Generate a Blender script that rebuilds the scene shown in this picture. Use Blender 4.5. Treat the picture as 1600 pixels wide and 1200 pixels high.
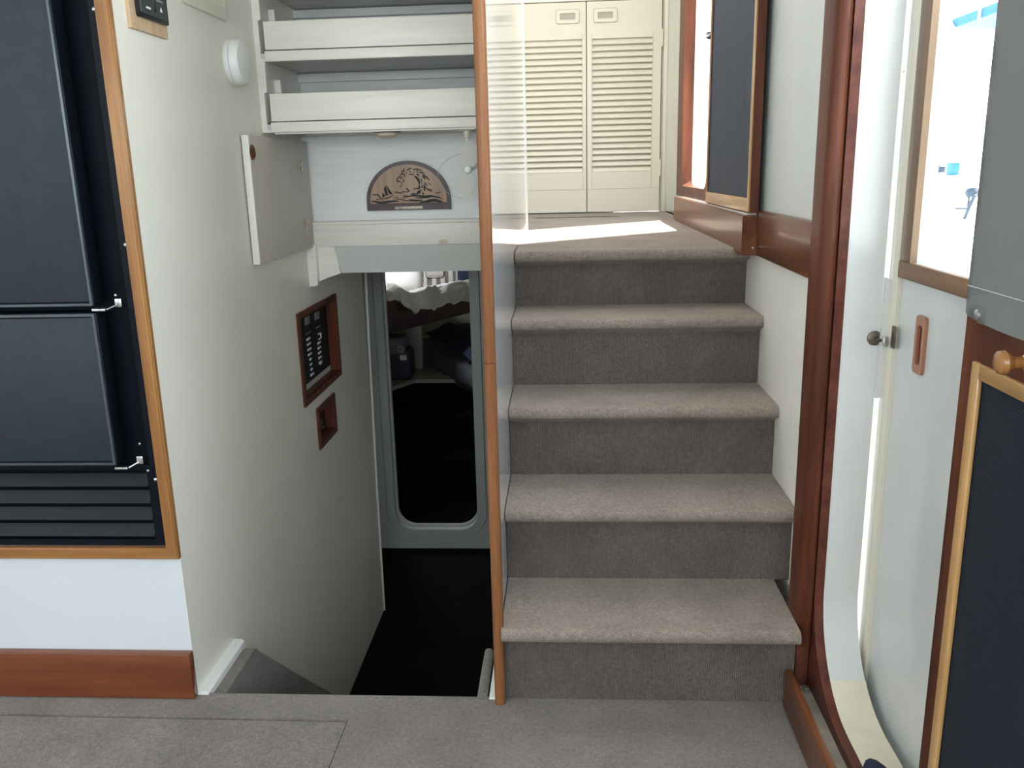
import bpy, bmesh, math, random
from mathutils import Vector, Matrix
random.seed(7)
PI = math.pi
for o in list(bpy.data.objects): bpy.data.objects.remove(o)
S = bpy.context.scene
COL = S.collection

# ------------------------------------------------------------------ camera
FPX, YAW, PIT, ROL = 1330.0, -0.0652, 0.2459, -0.025
CAM = Vector((0.1426, -2.435, 0.225))
_cy, _sy, _cp, _sp = math.cos(YAW), math.sin(YAW), math.cos(PIT), math.sin(PIT)
_F = Vector((_sy*_cp, _cy*_cp, -_sp)); _r = Vector((_cy, -_sy, 0)); _u = _r.cross(_F)
_cr, _sr = math.cos(ROL), math.sin(ROL)
_R = _cr*_r + _sr*_u; _U = -_sr*_r + _cr*_u
cam = bpy.data.cameras.new('camera'); camo = bpy.data.objects.new('camera', cam); COL.objects.link(camo)
cam.sensor_width = 36.0; cam.lens = 36.0*FPX/1600.0; cam.clip_start = 0.02; cam.clip_end = 500
camo.matrix_world = Matrix(((_R.x, _U.x, -_F.x, CAM.x), (_R.y, _U.y, -_F.y, CAM.y), (_R.z, _U.z, -_F.z, CAM.z), (0, 0, 0, 1)))
S.camera = camo

# ------------------------------------------------------------------ view, sky, sun, window light
S.view_settings.view_transform = 'Standard'; S.view_settings.look = 'None'
S.view_settings.gamma = 1.0; S.view_settings.use_curve_mapping = False
S.view_settings.exposure = 0.12
w = bpy.data.worlds.new('sky'); S.world = w; w.use_nodes = True
bg = w.node_tree.nodes['Background']; bg.inputs[0].default_value = (0.80, 0.90, 1.0, 1); bg.inputs[1].default_value = 3.7
sun = bpy.data.lights.new('sun', 'SUN'); sun.energy = 22; sun.angle = math.radians(0.6); sun.color = (1.0, 0.95, 0.86)
suno = bpy.data.objects.new('sun', sun); COL.objects.link(suno)
SUN_EL = math.radians(48); SUN_DIR = Vector((-math.cos(SUN_EL)*0.781, -math.cos(SUN_EL)*0.625, -math.sin(SUN_EL)))
suno.rotation_euler = SUN_DIR.to_track_quat('-Z', 'Y').to_euler(); suno.location = (4, 4, 6)

def area(name, loc, direction, sx, sy, power, color):
    l = bpy.data.lights.new(name, 'AREA'); l.shape = 'RECTANGLE'; l.size = sx; l.size_y = sy
    l.energy = power; l.color = color
    o = bpy.data.objects.new(name, l); COL.objects.link(o); o.location = loc
    o.rotation_euler = Vector(direction).to_track_quat('-Z', 'Y').to_euler(); return o
DAY = (0.86, 0.94, 1.0)
area('saloon_rear_window_light', (-0.6, -4.1, 0.45), (0, 1, -0.15), 2.4, 0.6, 23, DAY)
area('saloon_left_window_light', (-2.3, -2.4, 0.45), (1, 0.15, -0.2), 1.8, 0.55, 6, DAY)
area('saloon_right_window_light', (0.66, -2.95, 0.43), (-1, 0.75, -0.12), 1.1, 0.55, 25, (0.80, 0.90, 1.0))
area('side_door_window_light', (0.80, -1.13, 0.70), (-1, 0.1, -0.12), 0.44, 0.36, 5.0, (0.80, 0.90, 1.0))
area('pilothouse_hatch_light', (0.3, 0.5, 1.68), (0, -0.15, -1), 0.6, 1.4, 19, (1.0, 0.96, 0.88))
area('pilothouse_left_window_light', (-1.5, 1.4, 1.2), (1, 0, -0.5), 1.0, 0.5, 10, (0.95, 0.97, 1.0))
area('cabin_hatch_light', (-1.25, 3.0, 0.42), (0.05, 0.12, -1), 0.5, 0.5, 22, (0.92, 0.95, 1.0))

# ------------------------------------------------------------------ helpers
def hit(px, py, ax, v):
    d = _F + _R*((px-800)/FPX) - _U*((py-600)/FPX)
    t = (v-CAM[ax])/d[ax]
    return CAM + d*t

def box(bm, x0, x1, y0, y1, z0, z1, bev=0.0, seg=2):
    if x1 < x0: x0, x1 = x1, x0
    if y1 < y0: y0, y1 = y1, y0
    if z1 < z0: z0, z1 = z1, z0
    r = bmesh.ops.create_cube(bm, size=1)
    bmesh.ops.transform(bm, verts=r['verts'], matrix=Matrix.Translation(((x0+x1)/2, (y0+y1)/2, (z0+z1)/2)) @ Matrix.Diagonal((x1-x0, y1-y0, z1-z0, 1)))
    if bev > 0:
        es = list({e for v in r['verts'] for e in v.link_edges})
        bmesh.ops.bevel(bm, geom=es, offset=bev, segments=seg, profile=0.5, affect='EDGES')
    return bm

def AX(axis, a, b, c):
    # point from extrusion coordinate c along axis and in-plane a,b (x:(y,z) y:(x,z) z:(x,y))
    return {'x': (c, a, b), 'y': (a, c, b), 'z': (a, b, c)}[axis]

def slab(bm, axis, outline, holes, c0, c1):
    """flat slab of any outline with holes, extruded from c0 to c1 along axis"""
    es = []
    for loop in [outline] + list(holes):
        vs = [bm.verts.new(AX(axis, p[0], p[1], c0)) for p in loop]
        es += [bm.edges.new((vs[i], vs[(i+1) % len(vs)])) for i in range(len(vs))]
    r = bmesh.ops.triangle_fill(bm, use_beauty=True, use_dissolve=False, edges=es)
    fs = [g for g in r['geom'] if isinstance(g, bmesh.types.BMFace)]
    e = bmesh.ops.extrude_face_region(bm, geom=fs)
    vs = [g for g in e['geom'] if isinstance(g, bmesh.types.BMVert)]
    d = Vector(AX(axis, 0, 0, c1-c0))
    bmesh.ops.translate(bm, verts=vs, vec=d)
    return bm

def extr(bm, prof, x0, x1, n):
    R = [[bm.verts.new((x0+(x1-x0)*k/n, p[0], p[1])) for p in prof] for k in range(n+1)]
    m = len(prof)
    for k in range(n):
        for j in range(m): bm.faces.new((R[k][j], R[k+1][j], R[k+1][(j+1) % m], R[k][(j+1) % m]))
    bm.faces.new(R[0]); bm.faces.new(R[-1][::-1])
    return bm

def rrect(a0, a1, b0, b1, r, n=8, rr=None):
    """rounded rectangle; rr = radii for corners (lo-lo, hi-lo, hi-hi, lo-hi)"""
    rr = rr or (r, r, r, r); pts = []
    for (ca, cb, s, q) in ((a0, b0, PI, rr[0]), (a1, b0, 1.5*PI, rr[1]), (a1, b1, 0, rr[2]), (a0, b1, 0.5*PI, rr[3])):
        sx = 1 if ca == a0 else -1; sy = 1 if cb == b0 else -1
        if q <= 0: pts.append((ca, cb)); continue
        for i in range(n+1):
            t = s + 0.5*PI*i/n
            pts.append((ca+sx*q+q*math.cos(t), cb+sy*q+q*math.sin(t)))
    return pts

def tube(bm, pts, r, seg=10, caps=True):
    pts = [Vector(p) for p in pts]; rs = r if isinstance(r, (list, tuple)) else [r]*len(pts); rings = []
    up = None
    for i, p in enumerate(pts):
        t = (pts[min(i+1, len(pts)-1)] - pts[max(i-1, 0)]).normalized()
        if up is None or abs(up.dot(t)) > 0.95: up = Vector((0, 0, 1)) if abs(t.z) < 0.9 else Vector((1, 0, 0))
        a = t.cross(up).normalized(); b = a.cross(t).normalized(); up = b
        rings.append([bm.verts.new(p + (a*math.cos(2*PI*k/seg) + b*math.sin(2*PI*k/seg))*rs[i]) for k in range(seg)])
    for i in range(len(rings)-1):
        for k in range(seg):
            bm.faces.new((rings[i][k], rings[i][(k+1) % seg], rings[i+1][(k+1) % seg], rings[i+1][k]))
    if caps: bm.faces.new(rings[0][::-1]); bm.faces.new(rings[-1])
    return bm

def lathe(bm, prof, origin, axis, seg=28):
    """prof: (radius, distance along axis)"""
    a = Vector(axis).normalized(); q = Vector((0, 0, 1)).rotation_difference(a).to_matrix(); o = Vector(origin); rings = []
    for r, h in prof:
        if r < 1e-6: rings.append([bm.verts.new(o + a*h)])
        else: rings.append([bm.verts.new(o + q @ Vector((r*math.cos(2*PI*k/seg), r*math.sin(2*PI*k/seg), h))) for k in range(seg)])
    for A, B in zip(rings, rings[1:]):
        for k in range(seg):
            k2 = (k+1) % seg
            if len(A) == 1 and len(B) == 1: continue
            if len(A) == 1: bm.faces.new((A[0], B[k], B[k2]))
            elif len(B) == 1: bm.faces.new((A[k], A[k2], B[0]))
            else: bm.faces.new((A[k], A[k2], B[k2], B[k]))
    return bm

def obj(name, bm, m, parent=None, smooth=True, label=None, ang=35):
    bmesh.ops.recalc_face_normals(bm, faces=bm.faces[:])
    if parent is not None:
        org = parent.matrix_world.translation if False else Vector(parent['_o'])
    else:
        xs = [v.co for v in bm.verts]
        org = Vector(((min(v.x for v in xs)+max(v.x for v in xs))/2, (min(v.y for v in xs)+max(v.y for v in xs))/2, min(v.z for v in xs)))
    bmesh.ops.translate(bm, verts=bm.verts[:], vec=-org)
    if smooth:
        lim = math.radians(ang)
        for f in bm.faces: f.smooth = True
        for e in bm.edges:
            if len(e.link_faces) != 2 or e.calc_face_angle(0) > lim: e.smooth = False
    me = bpy.data.meshes.new(name); bm.to_mesh(me); bm.free(); me.materials.append(m)
    o = bpy.data.objects.new(name, me); COL.objects.link(o); o['_o'] = tuple(org)
    if parent is not None: o.parent = parent
    else: o.location = org
    if label: o['label'] = label
    return o

def thing(name, loc, label=None, cat=None, group=None, kind=None):
    o = bpy.data.objects.new(name, None); COL.objects.link(o); o.location = loc; o['_o'] = tuple(loc); o.empty_display_size = 0.05
    return tag(o, label, cat, group, kind)

def tag(o, label=None, cat=None, group=None, kind=None):
    if label: o['label'] = label
    if cat: o['category'] = cat
    if group: o['group'] = group
    if kind: o['kind'] = kind
    return o

def copy_at(o, d, parent=None):
    c = o.copy(); COL.objects.link(c); c.parent = parent or o.parent; c.location = o.location + Vector(d)
    for ch in o.children:
        cc = ch.copy(); COL.objects.link(cc); cc.parent = c
    return c

def B(): return bmesh.new()
def bx(*a, **k): return box(B(), *a, **k)

# ------------------------------------------------------------------ materials
def newmat(name):
    m = bpy.data.materials.new(name); m.use_nodes = True
    nt = m.node_tree; return m, nt, nt.nodes['Principled BSDF']
def coords(nt, scale=(1, 1, 1)):
    tc = nt.nodes.new('ShaderNodeTexCoord'); mp = nt.nodes.new('ShaderNodeMapping'); mp.inputs['Scale'].default_value = scale
    nt.links.new(tc.outputs['Object'], mp.inputs['Vector']); return mp.outputs[0]
def noise(nt, vec, scale, detail=4, rough=0.55):
    n = nt.nodes.new('ShaderNodeTexNoise'); n.inputs['Scale'].default_value = scale; n.inputs['Detail'].default_value = detail
    n.inputs['Roughness'].default_value = rough; nt.links.new(vec, n.inputs['Vector']); return n.outputs[0]
def ramp(nt, fac, stops):
    r = nt.nodes.new('ShaderNodeValToRGB'); nt.links.new(fac, r.inputs[0]); e = r.color_ramp.elements
    while len(e) < len(stops): e.new(0.5)
    for i, (p, c) in enumerate(stops): e[i].position = p; e[i].color = (*c, 1)
    return r.outputs[0]
def bump(nt, bsdf, h, strength, dist):
    b = nt.nodes.new('ShaderNodeBump'); b.inputs['Strength'].default_value = strength; b.inputs['Distance'].default_value = dist
    nt.links.new(h, b.inputs['Height']); nt.links.new(b.outputs[0], bsdf.inputs['Normal']); return b
def sc(c, k): return tuple(min(1, x*k) for x in c)

def paint(name, c, rough=0.4, var=0.05, scale=6, bstr=0.15, bscale=90, coat=0.0, metal=0.0, streak=None):
    m, nt, p = newmat(name)
    v = coords(nt, streak or (1, 1, 1))
    n = noise(nt, v, scale)
    nt.links.new(ramp(nt, n, [(0.3, sc(c, 1-var)), (0.7, sc(c, 1+var))]), p.inputs['Base Color'])
    p.inputs['Roughness'].default_value = rough; p.inputs['Metallic'].default_value = metal
    p.inputs['Coat Weight'].default_value = coat; p.inputs['Coat Roughness'].default_value = 0.06
    if bstr: bump(nt, p, noise(nt, v, bscale, 3), bstr, 0.001)
    return m

def wood(name, dark, mid, light, axis='z', rough=0.35, coat=0.4, scale=1.0, plank=0.0):
    m, nt, p = newmat(name)
    s = {'x': (1.2, 14, 14), 'y': (14, 1.2, 14), 'z': (14, 14, 1.2)}[axis]
    v = coords(nt, tuple(q*scale for q in s))
    n1 = noise(nt, v, 1.6, 5, 0.6)
    s2 = {'x': (3, 160, 160), 'y': (160, 3, 160), 'z': (160, 160, 3)}[axis]
    n2 = noise(nt, coords(nt, s2), 1.0, 3, 0.6)
    col1 = ramp(nt, n1, [(0.28, dark), (0.5, mid), (0.75, light)])
    col2 = ramp(nt, n2, [(0.3, (0.72, 0.70, 0.68)), (0.6, (1, 1, 1))])
    mx = nt.nodes.new('ShaderNodeMix'); mx.data_type = 'RGBA'; mx.blend_type = 'MULTIPLY'; mx.inputs[0].default_value = 0.7
    nt.links.new(col1, mx.inputs[6]); nt.links.new(col2, mx.inputs[7]); nt.links.new(mx.outputs[2], p.inputs['Base Color'])
    p.inputs['Roughness'].default_value = rough; p.inputs['Coat Weight'].default_value = coat; p.inputs['Coat Roughness'].default_value = 0.12
    bump(nt, p, n2, 0.15, 0.0006); return m

def carpet_mat(name, c, rib=None, bump_s=0.8, sheen=0.15):
    m, nt, p = newmat(name)
    v = coords(nt)
    big = noise(nt, v, 7, 5, 0.6); fine = noise(nt, v, 420, 3, 0.7); midn = noise(nt, v, 110, 3, 0.6)
    c1 = ramp(nt, big, [(0.3, sc(c, 0.84)), (0.7, sc(c, 1.14))])
    c2 = ramp(nt, fine, [(0.3, (0.55, 0.55, 0.56)), (0.7, (1.35, 1.33, 1.3))])
    c3 = ramp(nt, midn, [(0.3, (0.8, 0.8, 0.8)), (0.7, (1.15, 1.15, 1.15))])
    a = nt.nodes.new('ShaderNodeMix'); a.data_type = 'RGBA'; a.blend_type = 'MULTIPLY'; a.inputs[0].default_value = 1
    b = nt.nodes.new('ShaderNodeMix'); b.data_type = 'RGBA'; b.blend_type = 'MULTIPLY'; b.inputs[0].default_value = 1
    nt.links.new(c1, a.inputs[6]); nt.links.new(c2, a.inputs[7]); nt.links.new(a.outputs[2], b.inputs[6]); nt.links.new(c3, b.inputs[7])
    out = b.outputs[2]; h = fine
    if rib:
        wv = nt.nodes.new('ShaderNodeTexWave'); wv.bands_direction = 'X'; wv.inputs['Scale'].default_value = rib
        wv.inputs['Distortion'].default_value = 0.6; wv.inputs['Detail'].default_value = 1; nt.links.new(v, wv.inputs['Vector'])
        r = ramp(nt, wv.outputs[1], [(0.2, (0.86, 0.86, 0.86)), (0.6, (1.04, 1.04, 1.04))])
        q = nt.nodes.new('ShaderNodeMix'); q.data_type = 'RGBA'; q.blend_type = 'MULTIPLY'; q.inputs[0].default_value = 1
        nt.links.new(out, q.inputs[6]); nt.links.new(r, q.inputs[7]); out = q.outputs[2]
        ad = nt.nodes.new('ShaderNodeMath'); ad.operation = 'ADD'; nt.links.new(fine, ad.inputs[0]); nt.links.new(wv.outputs[1], ad.inputs[1]); h = ad.outputs[0]
    nt.links.new(out, p.inputs['Base Color'])
    p.inputs['Roughness'].default_value = 1.0; p.inputs['Sheen Weight'].default_value = sheen; p.inputs['Specular IOR Level'].default_value = 0.1
    bump(nt, p, h, bump_s, 0.002); return m

WALL = paint('warm_white_wall_paint', (0.79, 0.755, 0.665), 0.38, 0.02, 3, 0.12, 60)
FRONTW = paint('dimmed_white_front_paint', (0.57, 0.605, 0.635), 0.38, 0.02, 3, 0.12, 60)  # wall white with the dimmer, cooler light on this wall put into the colour
GLOSSWALL = paint('glossy_white_laminate', (0.80, 0.83, 0.86), 0.12, 0.02, 3, 0.0, 60, coat=0.6)
PARTW = paint('partition_paint', (0.70, 0.70, 0.66), 0.35, 0.03, 3, 0.1, 60)
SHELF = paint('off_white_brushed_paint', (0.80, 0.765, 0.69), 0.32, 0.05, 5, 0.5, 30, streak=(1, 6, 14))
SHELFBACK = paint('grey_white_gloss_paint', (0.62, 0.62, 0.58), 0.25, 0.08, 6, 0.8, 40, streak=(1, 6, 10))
CREAM = paint('cream_door_paint', (0.70, 0.66, 0.55), 0.35, 0.02, 4, 0.15, 80)
CREAMDOOR = paint('beige_cupboard_paint', (0.55, 0.50, 0.43), 0.4, 0.03, 4, 0.1, 80)
GELCOAT = paint('white_gelcoat', (0.64, 0.655, 0.635), 0.3, 0.06, 5, 0.15, 40, coat=0.3)
SILLC = paint('cream_gelcoat_sill', (0.72, 0.67, 0.52), 0.4, 0.07, 18, 0.3, 60)
BULK = paint('grey_bulkhead_paint', (0.55, 0.57, 0.54), 0.4, 0.05, 5, 0.1, 60)
GROOVE = paint('dark_joint_line', (0.10, 0.10, 0.09), 0.8, 0.05, 5, 0)
MAH = wood('red_mahogany_z', (0.045, 0.013, 0.007), (0.105, 0.030, 0.013), (0.18, 0.054, 0.023), 'z', 0.42, 0.08)
MAHY = wood('red_mahogany_y', (0.055, 0.016, 0.007), (0.14, 0.045, 0.017), (0.28, 0.11, 0.042), 'y', 0.3, 0.35, 0.45)
MAHX = wood('orange_mahogany_x', (0.10, 0.024, 0.008), (0.155, 0.041, 0.013), (0.21, 0.062, 0.021), 'x', 0.35, 0.4)
DKMAH = wood('dark_mahogany_y', (0.07, 0.020, 0.014), (0.12, 0.036, 0.024), (0.17, 0.06, 0.04), 'y', 0.4, 0.4)
DKMAHX = wood('dark_mahogany_x', (0.025, 0.008, 0.006), (0.04, 0.012, 0.009), (0.06, 0.018, 0.013), 'x', 0.4, 0.3)
TEAK = wood('varnished_teak_z', (0.19, 0.075, 0.020), (0.30, 0.130, 0.036), (0.41, 0.205, 0.066), 'z', 0.25, 0.8)
TEAKX = wood('varnished_teak_x', (0.19, 0.075, 0.020), (0.30, 0.130, 0.036), (0.41, 0.205, 0.066), 'x', 0.25, 0.8)
TRIMW = wood('partition_edge_teak', (0.19, 0.075, 0.030), (0.27, 0.115, 0.048), (0.36, 0.18, 0.08), 'z', 0.4, 0.2, 0.7)
GOLDW = wood('golden_bead_z', (0.36, 0.19, 0.065), (0.48, 0.27, 0.10), (0.58, 0.35, 0.15), 'z', 0.35, 0.4)
GOLDY = wood('golden_bead_y', (0.36, 0.19, 0.065), (0.48, 0.27, 0.10), (0.58, 0.35, 0.15), 'y', 0.35, 0.4)
WINW = wood('window_frame_teak', (0.13, 0.075, 0.042), (0.20, 0.115, 0.065), (0.28, 0.17, 0.10), 'z', 0.5, 0.1)
WINY = wood('window_rail_teak', (0.14, 0.07, 0.036), (0.22, 0.12, 0.062), (0.32, 0.18, 0.09), 'y', 0.6, 0.0)
LIGHTW = wood('light_maple_face', (0.50, 0.33, 0.20), (0.58, 0.40, 0.25), (0.64, 0.46, 0.31), 'z', 0.55, 0.0)
PLAQUEW = wood('plaque_oak', (0.33, 0.20, 0.12), (0.42, 0.27, 0.17), (0.50, 0.34, 0.22), 'z', 0.5, 0.1)
PLAQUED = wood('plaque_walnut', (0.05, 0.032, 0.028), (0.075, 0.05, 0.045), (0.10, 0.07, 0.06), 'x', 0.5, 0.1)
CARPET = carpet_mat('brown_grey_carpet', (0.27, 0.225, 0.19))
CARPETR = carpet_mat('shaded_carpet_ribbed', (0.15, 0.126, 0.115), rib=75)  # darker copy of the tread carpet, shade on the risers put into the colour
CARPETF = carpet_mat('grey_floor_carpet', (0.215, 0.19, 0.175))
DARKCARP = carpet_mat('shaded_well_carpet', (0.009, 0.009, 0.010), sheen=0.0)  # same carpet with the darkness of the well put into its colour
NAVYCARP = carpet_mat('navy_carpet', (0.006, 0.008, 0.013), sheen=0.0)
BLACKP = paint('black_leatherette_panel', (0.015, 0.021, 0.032), 0.55, 0.15, 30, 0.9, 420)
BLACK = paint('satin_black_metal', (0.004, 0.006, 0.010), 0.4, 0.1, 8, 0)
BLACK.node_tree.nodes['Principled BSDF'].inputs['Specular IOR Level'].default_value = 0.12
BLACKP.node_tree.nodes['Principled BSDF'].inputs['Specular IOR Level'].default_value = 0.35
BLACKS = paint('black_slat_plastic', (0.008, 0.010, 0.014), 0.5, 0.1, 8, 0.1, 200); BLACKS.node_tree.nodes['Principled BSDF'].inputs['Specular IOR Level'].default_value = 0.25
BLACKG = paint('glossy_black_plastic', (0.012, 0.013, 0.015), 0.12, 0.1, 8, 0)
LCD = paint('dark_grey_display', (0.05, 0.06, 0.06), 0.15, 0.15, 20, 0)
WHITEP = paint('white_plastic', (0.78, 0.79, 0.76), 0.35, 0.02, 8, 0)
CREAMP = paint('cream_plastic', (0.70, 0.68, 0.57), 0.4, 0.03, 8, 0)
MESH = None
STEEL = paint('brushed_steel', (0.55, 0.56, 0.57), 0.3, 0.1, 50, 0, metal=1.0)
BRASS = paint('worn_brass', (0.62, 0.50, 0.30), 0.3, 0.2, 40, 0, metal=1.0)
for _m in (MAH, MAHY, DKMAH, TRIMW): _m.node_tree.nodes['Principled BSDF'].inputs['Specular IOR Level'].default_value = 0.18
for _m in (MAH, DKMAH, TRIMW): _m.node_tree.nodes['Principled BSDF'].inputs['Coat Weight'].default_value = 0.05
MAHY.node_tree.nodes['Principled BSDF'].inputs['Coat Weight'].default_value = 0.25
PEWB = paint('dull_pale_brass', (0.42, 0.37, 0.30), 0.5, 0.35, 120, 0.2, 200, metal=0.5)
PEWTER = paint('tarnished_brass', (0.17, 0.15, 0.12), 0.4, 0.2, 60, 0, metal=1.0)
VINYL = paint('grey_woven_vinyl', (0.38, 0.395, 0.385), 0.6, 0.04, 12, 0.4, 500)
VINYLH = paint('pale_grey_thread', (0.46, 0.47, 0.46), 0.7, 0.04, 12, 0)
DUVET = paint('white_cotton', (0.80, 0.78, 0.74), 0.85, 0.03, 8, 0.2, 200)
QUILT = paint('grey_quilt', (0.06, 0.065, 0.08), 0.9, 0.2, 60, 0.5, 300)
NAVY = paint('navy_fabric', (0.010, 0.016, 0.040), 0.9, 0.2, 20, 0.5, 300)
PLUM = paint('dark_plum_fabric', (0.035, 0.025, 0.055), 0.5, 0.3, 25, 0.5, 60)
GREYF = paint('grey_bag_cloth', (0.16, 0.17, 0.21), 0.8, 0.2, 30, 0.5, 200)
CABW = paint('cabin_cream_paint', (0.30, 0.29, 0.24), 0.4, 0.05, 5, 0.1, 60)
PEG = paint('pale_beige_wood', (0.62, 0.52, 0.42), 0.5, 0.08, 40, 0)
STONE = paint('greyish_channel', (0.30, 0.27, 0.22), 0.7, 0.25, 20, 0.4, 120)
DOCK = paint('white_dock_concrete', (0.72, 0.72, 0.70), 0.8, 0.05, 2, 0.2, 20)
BLUEC = paint('blue_canopy', (0.03, 0.16, 0.42), 0.6, 0.05, 4, 0)
PALE = paint('pale_aluminium', (0.72, 0.80, 0.84), 0.4, 0.05, 4, 0)
DARKM = paint('dark_grey_metal', (0.03, 0.05, 0.08), 0.5, 0.1, 10, 0)
STRIPD = paint('taupe_stripe', (0.16, 0.145, 0.14), 0.9, 0.05, 20, 0.2, 300)
STRIPL = paint('pale_linen', (0.55, 0.51, 0.46), 0.9, 0.05, 20, 0.2, 300)
INK = paint('black_ink', (0.01, 0.01, 0.012), 0.6, 0, 5, 0)
def mesh_mat():
    m, nt, p = newmat('black_insect_mesh')
    v = coords(nt)
    wv = nt.nodes.new('ShaderNodeTexWave'); wv.bands_direction = 'Z'; wv.inputs['Scale'].default_value = 110; wv.inputs['Distortion'].default_value = 1.2
    nt.links.new(v, wv.inputs['Vector'])
    nt.links.new(ramp(nt, wv.outputs[1], [(0.3, (0.007, 0.011, 0.018)), (0.8, (0.020, 0.030, 0.045))]), p.inputs['Base Color'])
    p.inputs['Roughness'].default_value = 0.6; p.inputs['Specular IOR Level'].default_value = 0.2; bump(nt, p, wv.outputs[1], 0.4, 0.001); return m
MESH = mesh_mat()
MESHG = paint('dark_blue_grey_screen', (0.019, 0.029, 0.052), 0.5, 0.25, 5, 0, streak=(1, 5, 1)); MESHG.node_tree.nodes['Principled BSDF'].inputs['Specular IOR Level'].default_value = 0.15
def glass_mat():
    m, nt, p = newmat('window_glass')
    p.inputs['Base Color'].default_value = (0.95, 1, 1, 1); p.inputs['Roughness'].default_value = 0.02
    p.inputs['Transmission Weight'].default_value = 1.0; p.inputs['IOR'].default_value = 1.05; return m
GLASS = glass_mat()

# ------------------------------------------------------------------ key dimensions
FZ = -0.91                      # saloon floor
WL = -0.697                     # left well wall plane
W = 0.66                        # stair width, stair left side at x = 0
RUN = 0.205
ZS = [0.0, -0.162, -0.349, -0.535, -0.722, FZ]
LZ = -1.71                      # lower floor
ST = dict(kind='structure')

# ================================================================== SETTING
# --- saloon floor with hatch
fl = thing('floor', (0, -2.4, FZ), kind='structure')
seam_y = -0.860
b = B()
gx = -0.332
slab(b, 'z', [(-2.4, -4.2), (gx-0.0015, -4.2), (gx-0.0015, seam_y-0.006), (-2.4, seam_y+0.003)], [], FZ-0.03, FZ-0.004)
obj('floor_hatch_carpet', b, CARPETF, fl)
b = B(); slab(b, 'z', [(gx+0.0015, -4.2), (0.62, -4.2), (0.62, -0.775), (gx+0.0015, -0.775)], [], FZ-0.03, FZ)
obj('floor_carpet', b, CARPETF, fl)
b = B(); slab(b, 'z', [(-2.4, seam_y+0.010), (gx+0.0015, seam_y), (gx+0.0015, -0.775), (-2.4, -0.775)], [], FZ-0.03, FZ)
obj('floor_carpet', b, CARPETF, fl)
# rounded carpet lip above the well
b = B(); tube(b, [(WL+0.002, -0.787, FZ-0.0085), (-0.022, -0.787, FZ-0.0085)], 0.0095, 10); obj('carpet_lip', b, CARPETF, fl)
b = bx(-2.4, 0.62, -4.2, -0.80, FZ-0.08, FZ-0.03); obj('floor_substrate', b, PARTW, fl)
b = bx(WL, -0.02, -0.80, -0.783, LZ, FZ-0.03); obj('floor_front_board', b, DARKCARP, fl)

# --- lower well floor, ladder steps
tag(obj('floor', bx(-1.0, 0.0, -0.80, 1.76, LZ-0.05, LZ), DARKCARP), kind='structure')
lad = thing('lower_steps', (-0.36, -0.4, LZ), kind='structure')
for i in range(3):
    z = FZ - 0.20*(i+1)
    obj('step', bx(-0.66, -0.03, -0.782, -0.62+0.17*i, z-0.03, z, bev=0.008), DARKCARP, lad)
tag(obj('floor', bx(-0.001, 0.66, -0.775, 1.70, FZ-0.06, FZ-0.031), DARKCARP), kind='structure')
# --- landing floor
lf = thing('landing_floor', (0.3, 1.0, 0), kind='structure')
b = B()
prof = [(2.12, 0), (0.012, 0)]
for k in range(0, 9): t = PI/2 + PI*k/8; prof.append((0.012+0.016*math.cos(t), -0.016+0.016*math.sin(t)))
prof += [(0.028, -0.038), (0.045, -0.045), (2.12, -0.045)]
extr(b, prof, 0.001, 0.665, 4); obj('landing_carpet', b, CARPET, lf)
obj('landing_carpet', bx(-1.6, 0.001, 0.39, 2.12, -0.045, 0.0), CARPET, lf)
obj('landing_carpet', bx(0.665, 0.76, 1.5, 2.12, -0.045, 0.0), CARPET, lf)
obj('landing_underside', bx(-1.6, 0.66, 0.40, 2.12, -0.075, -0.046), PARTW, lf)

# --- walls
def wall(name, bm, m): return tag(obj(name, bm, m), kind='structure')
# front wall with the fridge recess
b = B(); slab(b, 'y', [(-2.4, FZ), (WL, FZ), (WL, 1.15), (-2.4, 1.15)], [[(-1.42, -0.56), (-0.706, -0.56), (-0.706, 0.95), (-1.42, 0.95)]], -0.78, -0.745)
wall('wall_front', b, FRONTW)
# well wall (left) with two recesses
b = B()
slab(b, 'x', [(-0.745, LZ), (1.05, LZ), (1.05, 1.15), (-0.745, 1.15)],
     [[(0.165, -0.482), (0.595, -0.482), (0.595, -0.207), (0.165, -0.207)], [(0.285, -0.667), (0.482, -0.667), (0.482, -0.552), (0.285, -0.552)]], WL-0.03, WL)
wall('wall_left', b, WALL)
wall('wall_left', bx(WL-0.0008, WL+0.0003, -0.7804, -0.744, LZ, 1.15), WALL)
tag(obj('trim_1', tube(B(), [(WL+0.001, 1.12, -0.1), (WL+0.001, 1.09, -0.5), (WL+0.001, 1.06, -1.1), (WL+0.001, 1.045, LZ)], 0.006, 8), WALL), kind='structure')
wall('wall_left', bx(-1.0, -0.97, 1.02, 1.72, LZ, 0.0), WALL)
wall('wall_left', bx(-1.0, WL-0.03, 1.02, 1.05, LZ, 0.0), WALL)
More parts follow.
